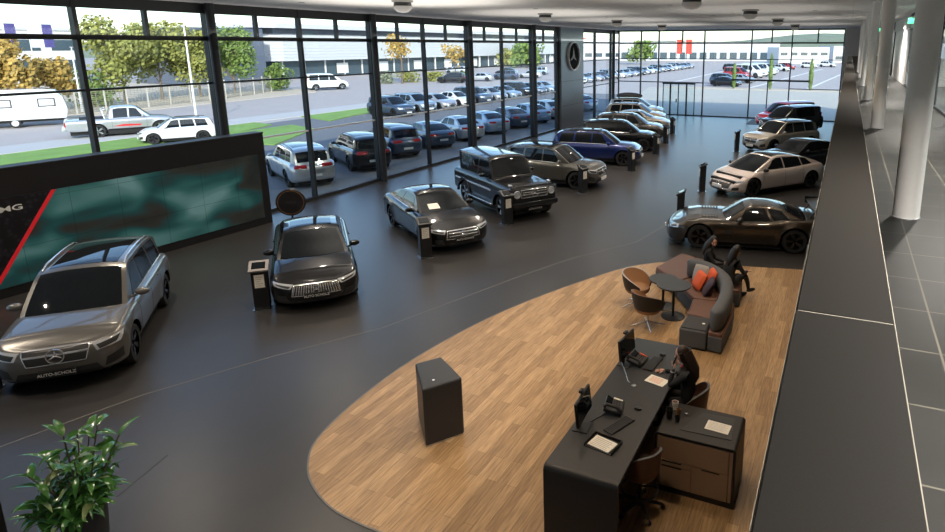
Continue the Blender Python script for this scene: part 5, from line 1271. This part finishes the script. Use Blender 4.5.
mb.f += [tuple(range(15, -1, -1)), tuple((len(rows)-1)*17+k for k in range(16))]; mb.mi += [0, 0]
mb.build('backrest', M['greyfab'], So, smooth=60, merge=.0005)
Bk = empty('sofa_end_table', (-2.32, 11.27, .006), 0, 'dark square block table joined to the near end of the sofa', 'side table')
MB().span((-.27, -.32, .03), (.26, .32, .40)).build('block', M['greyfab'], Bk, bevel=.03, seg=3); MB().span((-.24, -.29, .40), (.24, .29, .425)).build('table_top', M['anth'], Bk, bevel=.01)
MB().span((-.25, -.30, 0), (.24, .30, .03)).build('plinth', M['black'], Bk)
MB().lathe([(.03, .425), (.03, .430), (.0, .431)], (.14, .0, 0), 16).build('charging_point', M['paper'], Bk)
def pillow(x, y, z, rz, tilt, m, lab):
    rows = []
    for i in range(13):
        u = -1+2*i/12; r = []
        for j in range(13):
            v = -1+2*j/12; r.append((.21*u*(1-.08*v*v), .21*v*(1-.08*u*u), .075*((1-u**4)*(1-v**4))**.5))
        rows.append(r)
    mb = MB().grid(rows); mb.grid([[(a, b, -c_) for a, b, c_ in r] for r in rows], 0, True)
    o = mb.build('cushion', m, None, smooth=60, merge=.0005); o.location = (x, y, z); o.rotation_euler = (0, math.radians(tilt), math.radians(rz)); return tag(o, lab, 'cushion', 'cushions on the sofa')
pillow(-2.66, 13.05, .62, 215, 62, M['orange'], 'bright orange cushion at the front of the heap')
pillow(-2.42, 13.20, .66, 205, 70, M['orange'], 'second orange cushion, leaning on the curved backrest')
pillow(-2.70, 13.40, .64, 250, 66, M['lgrey'], 'pale grey cushion behind the orange ones')
pillow(-2.40, 12.80, .60, 190, 60, M['purple'], 'dark plum cushion nearest to the sofa end')

# ------------------------------------------------------------ people
def skin_mesh(joints, edges, root=0, sub=2):
    """joints: (x,y,z,r[,ry]); grows one continuous surface"""
    me = D.meshes.new('b'); me.from_pydata([j[:3] for j in joints], edges, []); o = D.objects.new('b', me); C.objects.link(o)
    o.modifiers.new('s', 'SKIN').use_smooth_shade = True
    if not me.skin_vertices: 
        bm = bmesh.new(); bm.from_mesh(me); bm.verts.layers.skin.verify(); bm.to_mesh(me); bm.free()
    for i, j in enumerate(joints): me.skin_vertices[0].data[i].radius = (j[3], j[4] if len(j) > 4 else j[3]); me.skin_vertices[0].data[i].use_root = (i == root)
    s_ = o.modifiers.new('u', 'SUBSURF'); s_.levels = sub; s_.render_levels = sub
    bpy.context.view_layer.update(); r = D.meshes.new_from_object(o.evaluated_get(bpy.context.evaluated_depsgraph_get())); D.objects.remove(o)
    vs = [tuple(v.co) for v in r.vertices]; fs = [tuple(f.vertices) for f in r.polygons]; D.meshes.remove(r); return vs, fs
def hand(mb, wr, dr, up, size=1.0, curl=.5, side=1):
    """palm and five fingers from the wrist wr along dr; up is the back of the hand"""
    wr = Vector(wr); dr = Vector(dr).normalized(); up = Vector(up); up = (up-dr*up.dot(dr)).normalized(); sx = dr.cross(up)*side
    vs, fs = skin_mesh([(*wr, .022*size, .018*size), (*(wr+dr*.045*size), .036*size, .015*size), (*(wr+dr*.085*size), .038*size, .013*size)], [(0, 1), (1, 2)], 0, 1); mb.add(vs, fs, 1)
    for k, (o_, l_) in enumerate(((-.030, .060), (-.010, .072), (.010, .068), (.029, .052))):
        b = wr+dr*.082*size+sx*o_*size; p = [b]; d = dr.copy()
        for q in range(3):
            d = (d-up*curl*.55).normalized(); p.append(p[-1]+d*l_*size*(.45, .32, .25)[q])
        vs, fs = skin_mesh([(*v, r*size) for v, r in zip(p, (.0095, .009, .008, .0065))], [(0, 1), (1, 2), (2, 3)], 0, 1); mb.add(vs, fs, 1)
    b = wr+dr*.025*size-sx*.028*size; p = [b, b+(dr*.6-sx*.8)*.035*size, b+(dr*.95-sx*.75-up*.2)*.062*size]
    vs, fs = skin_mesh([(*v, r*size) for v, r in zip(p, (.012, .010, .008))], [(0, 1), (1, 2)], 0, 1); mb.add(vs, fs, 1)
def head(mb, c, fwd, up, s=1.0):
    c = Vector(c); f = Vector(fwd).normalized(); u = Vector(up); u = (u-f*u.dot(f)).normalized(); l = u.cross(f)
    R_ = Matrix((f, l, u)).transposed()
    n, m = 24, 18; vs = []; fs = []
    for i in range(m+1):
        th = PI*i/m
        for k in range(n):
            a = 2*PI*k/n; x, y, z = math.sin(th)*math.cos(a), math.sin(th)*math.sin(a), math.cos(th)
            X, Y, Z = x*.095, y*.075*(1 if z > 0 else 1-.28*z*z), z*.12
            if z < 0: X = X*(1-.22*z*z)+(.012 if x > 0 else 0)
            if x > .6 and abs(y) < .22 and -.35 < z < .15: X += .020*(1-abs(y)/.22)*(1-abs(z+.12)/.27 if abs(z+.12) < .27 else 0)       # nose
            if x > .5 and .22 < abs(y) < .62 and -.02 < z < .24: X -= .007                                                               # eye sockets
            if x > .6 and abs(y) < .32 and -.60 < z < -.46: X += .006                                                                    # lips
            vs.append(c+R_@(Vector((X, Y, Z))*s))
    for i in range(m):
        for k in range(n): fs.append((i*n+k, (i+1)*n+k, (i+1)*n+(k+1) % n, i*n+(k+1) % n))
    mb.add(vs, fs, 1)
    for sd in (1, -1): mb.ell(c+R_@(Vector((-.005, sd*.078, -.01))*s), (.018*s, .010*s, .030*s), 10, 8, 1, R_)
    return R_
def face_parts(e, c, R_, s=1.0):
    c = Vector(c)
    for sd in (1, -1): MB().ell(c+R_@(Vector((.083, sd*.030, .012))*s), (.009*s, .014*s, .008*s), 10, 8, 0, R_).build('eye', M['hairb'], e, smooth=60)
    MB().ell(c+R_@(Vector((.096, 0, -.062))*s), (.008*s, .024*s, .006*s), 10, 8, 0, R_).build('mouth', M['orange'], e, smooth=60)
# woman at the counter, phoning
PW = empty('person', (-1.69, 8.02, -.02), 0, 'person in black with long brown hair phoning at the counter', 'person')
hip = (0, 0, .74)
J = [(-.02, 0, .78, .15, .13), (-.03, 0, .95, .13, .11), (-.05, 0, 1.12, .155, .115), (-.07, 0, 1.235, .12, .085), (-.095, 0, 1.30, .05), (-.115, 0, 1.36, .046),
     (-.08, .17, 1.20, .058), (-.20, .26, .99, .043), (-.44, .18, 1.055, .030),            # far arm (right hand on the counter)
     (-.08, -.17, 1.20, .058), (-.27, -.22, 1.045, .045), (-.235, -.115, 1.27, .030),      # near arm bent up to the ear
     (-.08, .10, .74, .09), (-.42, .11, .73, .068), (-.40, .11, .40, .05), (-.44, .11, .33, .042),
     (-.08, -.10, .74, .09), (-.42, -.11, .73, .068), (-.40, -.11, .40, .05), (-.44, -.11, .33, .042), (-.52, .11, .33, .035), (-.52, -.11, .33, .035)]
Ed = [(0, 1), (1, 2), (2, 3), (3, 4), (4, 5), (3, 6), (6, 7), (7, 8), (3, 9), (9, 10), (10, 11), (0, 12), (12, 13), (13, 14), (14, 15), (0, 16), (16, 17), (17, 18), (18, 19), (15, 20), (19, 21)]
pm = MB(); vs, fs = skin_mesh(J, Ed); pm.add(vs, fs, 0)
hc = (-.15, .01, 1.455); Rh = head(pm, hc, (-1, -.12, -.28), (-.25, 0, 1))
hand(pm, (-.44, .18, 1.055), (-1, -.2, -.12), (0, 0, 1), 1, .35, 1)
hand(pm, (-.235, -.115, 1.27), (.35, .12, 1), (-.3, -1, .1), 1, .75, 1)
body = pm.build('body', [M['cloth'], M['skin']], PW, smooth=60, recalc=False)
for f_ in body.data.polygons:                                     # neck skin
    if f_.center.z > 1.315: f_.material_index = 1
face_parts(PW, hc, Rh)
MB().box((-.215, -.125, 1.42), (.02, .05, .13), R=Matrix.Rotation(.3, 3, 'Y')).build('mobile_phone', M['black'], PW, bevel=.006)
hm = MB(); Rm = Rh
hm.ell(Vector(hc)+Rm@Vector((-.022, 0, .020)), (.100, .086, .116), 20, 14, 0, Rm)
hm.tube([Vector(hc)+Rm@Vector((-.06, 0, .02)), (-.04, 0, 1.40), (.03, .0, 1.27), (.055, .0, 1.15), (.055, 0, 1.07)], [.086, .088, .082, .060, .02], 16)
hm.tube([Vector(hc)+Rm@Vector((.0, -.075, .05)), Vector(hc)+Rm@Vector((-.02, -.088, -.06)), (-.06, -.105, 1.26), (-.04, -.10, 1.12)], [.035, .04, .036, .012], 10)
hm.tube([Vector(hc)+Rm@Vector((.0, .075, .05)), Vector(hc)+Rm@Vector((-.02, .088, -.06)), (-.08, .10, 1.26), (-.08, .10, 1.12)], [.035, .04, .036, .012], 10)
hm.build('hair', M['hair'], PW, smooth=60, recalc=False)
MB().tube([(-.135, -.05, 1.30), (-.155, -.0, 1.26), (-.135, .05, 1.30)], .012, 8).build('collar', M['red'], PW, smooth=60)
MB().lathe([(.034, -.01), (.037, 0), (.034, .012), (.030, 0), (.034, -.01)], (-.24, -.13, 1.235), 14).build('wristband', M['platew'], PW, smooth=60)
# two people on the outer side of the sofa
def sitter(name, x, y, deg, lab, lean, hair_m, scale=1.0, cross=True, look=(1, 0, -.3)):
    P_ = empty(name, (x, y, .006), math.radians(deg), lab, 'person')        # faces +x, seat at .42
    J = [(-.02, 0, .53, .15, .13), (.0+lean*.3, 0, .70, .135, .115), (lean*.65, 0, .87, .155, .12), (lean, 0, .985, .115, .085), (lean+.03, 0, 1.06, .05), (lean+.05, 0, 1.10, .045),
         (lean, .18, .955, .06), (lean+.14, .24, .72, .045), (lean+.36, .10, .68, .032), (lean, -.18, .955, .06), (lean+.14, -.24, .72, .045), (lean+.36, -.08, .70, .032),
         (.06, .10, .52, .095), (.46, .12, .54, .07), (.50, .12, .28, .052), (.52, .12, .09, .04), (.64, .13, .05, .035),
         (.06, -.10, .52, .095), (.44, -.08, .56 if not cross else .62, .07), (.56, -.06, .30 if not cross else .40, .052), (.60, -.06, .10 if not cross else .22, .04), (.71, -.05, .06 if not cross else .20, .035)]
    Ed = [(0, 1), (1, 2), (2, 3), (3, 4), (4, 5), (3, 6), (6, 7), (7, 8), (3, 9), (9, 10), (10, 11), (0, 12), (12, 13), (13, 14), (14, 15), (15, 16), (0, 17), (17, 18), (18, 19), (19, 20), (20, 21)]
    pm = MB(); vs, fs = skin_mesh(J, Ed); pm.add(vs, fs, 0)
    hc = (lean+.10, 0, 1.20); R_ = head(pm, hc, look, (0, 0, 1)); hand(pm, J[8][:3], (1, -.5, -.1), (0, 0, 1), 1, .5, 1); hand(pm, J[11][:3], (1, .5, -.1), (0, 0, 1), 1, .5, -1)
    b = pm.build('body', [M['cloth'], M['skin']], P_, smooth=60, recalc=False)
    for f_ in b.data.polygons:
        if f_.center.z > 1.07: f_.material_index = 1
    face_parts(P_, hc, R_)
    h_ = MB().ell(Vector(hc)+R_@Vector((-.024, 0, .024)), (.104, .092, .117), 20, 14, 0, R_)
    h_.tube([Vector(hc)+R_@Vector((-.06, 0, 0)), (lean-.03, 0, 1.10), (lean-.10, 0, .95), (lean-.13, 0, .86)], [.095, .095, .08, .03], 14)
    h_.build('hair', hair_m, P_, smooth=60, recalc=False)
    for q in (16, 21):
        j = J[q]; k_ = J[q-1]; MB().ell(((j[0]+k_[0])/2+.02, j[1], j[2]+.0), (.135, .05, .045), 14, 8).build('shoe', M['black'], P_, smooth=60)
    return P_
sitter('person', -2.12, 13.48, 50, 'person in black sitting with crossed legs on the outer edge of the sofa', .14, M['hairb'], look=(1, .1, -.5))
sitter('person', -2.72, 14.12, 10, 'person in black seated behind the curved backrest, face turned towards the counter', .04, M['hairb'], cross=False, look=(.35, -1, -.25))

# ------------------------------------------------------------ potted plant in the foreground
PP = empty('potted_plant', (-7.5, 3.35, 0), 0, 'leafy green potted plant with glossy long leaves at the bottom left', 'potted plant')
pp = MB().lathe([(.15, 0), (.20, .35), (.23, .70), (.205, .70), (.19, .62), (.0, .62)], (0, 0, 0), 32); pp.build('pot', M['matte'], PP, smooth=40)
MB().lathe([(.19, .625), (.0, .64)], (0, 0, 0), 24).build('soil', M['bark'], PP)
rnd = random.Random(11)
def leaf_mb(mb, base, d, L_, w_, droop, m_):
    d = Vector(d).normalized(); up = Vector((0, 0, 1)); s_ = d.cross(up)
    s_ = s_.normalized() if s_.length > .01 else Vector((1, 0, 0)); rows = []; p = Vector(base); tw = rnd.uniform(-.5, .5)
    for i in range(8):
        t = i/7; wd = w_*math.sin(PI*min(1, t**.8*.97+.03))**.9; n = s_.cross(d).normalized(); sd = (s_*math.cos(tw)+n*math.sin(tw)).normalized()
        rows.append([tuple(p-sd*wd+n*wd*.35), tuple(p), tuple(p+sd*wd+n*wd*.35)]); p = p+d*L_/7; d = (d-up*droop/7).normalized()
    mb.grid(rows, m_)
stems = MB(); leaves = [MB() for _ in range(1)]
lm_ = []
for k in range(36):
    a = rnd.uniform(0, 2*PI); sp = rnd.uniform(.05, .44); h_ = rnd.uniform(.80, 1.68)-sp*.5; top_ = Vector((math.cos(a)*sp, math.sin(a)*sp, h_))
    b_ = Vector((math.cos(a)*.06, math.sin(a)*.06, .62)); mid_ = (b_+top_)/2+Vector((math.cos(a), math.sin(a), 0))*-.02
    stems.tube([b_, mid_, top_], [.012, .010, .006], 6)
    for q in range(9):
        f = .30+.70*q/8; c_ = b_.lerp(top_, f); b2 = a+2.4*q+rnd.uniform(-.4, .4); el = rnd.uniform(-.1, .9)+(.5 if q > 6 else 0)
        lf = MB(); leaf_mb(lf, c_, (math.cos(b2), math.sin(b2), el), rnd.uniform(.20, .34), rnd.uniform(.024, .046), rnd.uniform(.6, 1.9), 0); lm_.append(lf)
stems.build('stems', M['stem'], PP, smooth=60)
rnd.shuffle(lm_)
for i, lf in enumerate(lm_[:98]): lf.build('leaf', M['leaf2'] if i % 6 == 0 else M['leaf'], PP, smooth=60, recalc=False)
rest = MB(); 
for lf in lm_[98:]: rest.add(lf.v, lf.f)
tag(rest.build('leaves', M['leaf'], PP, smooth=60, recalc=False), kind='stuff')
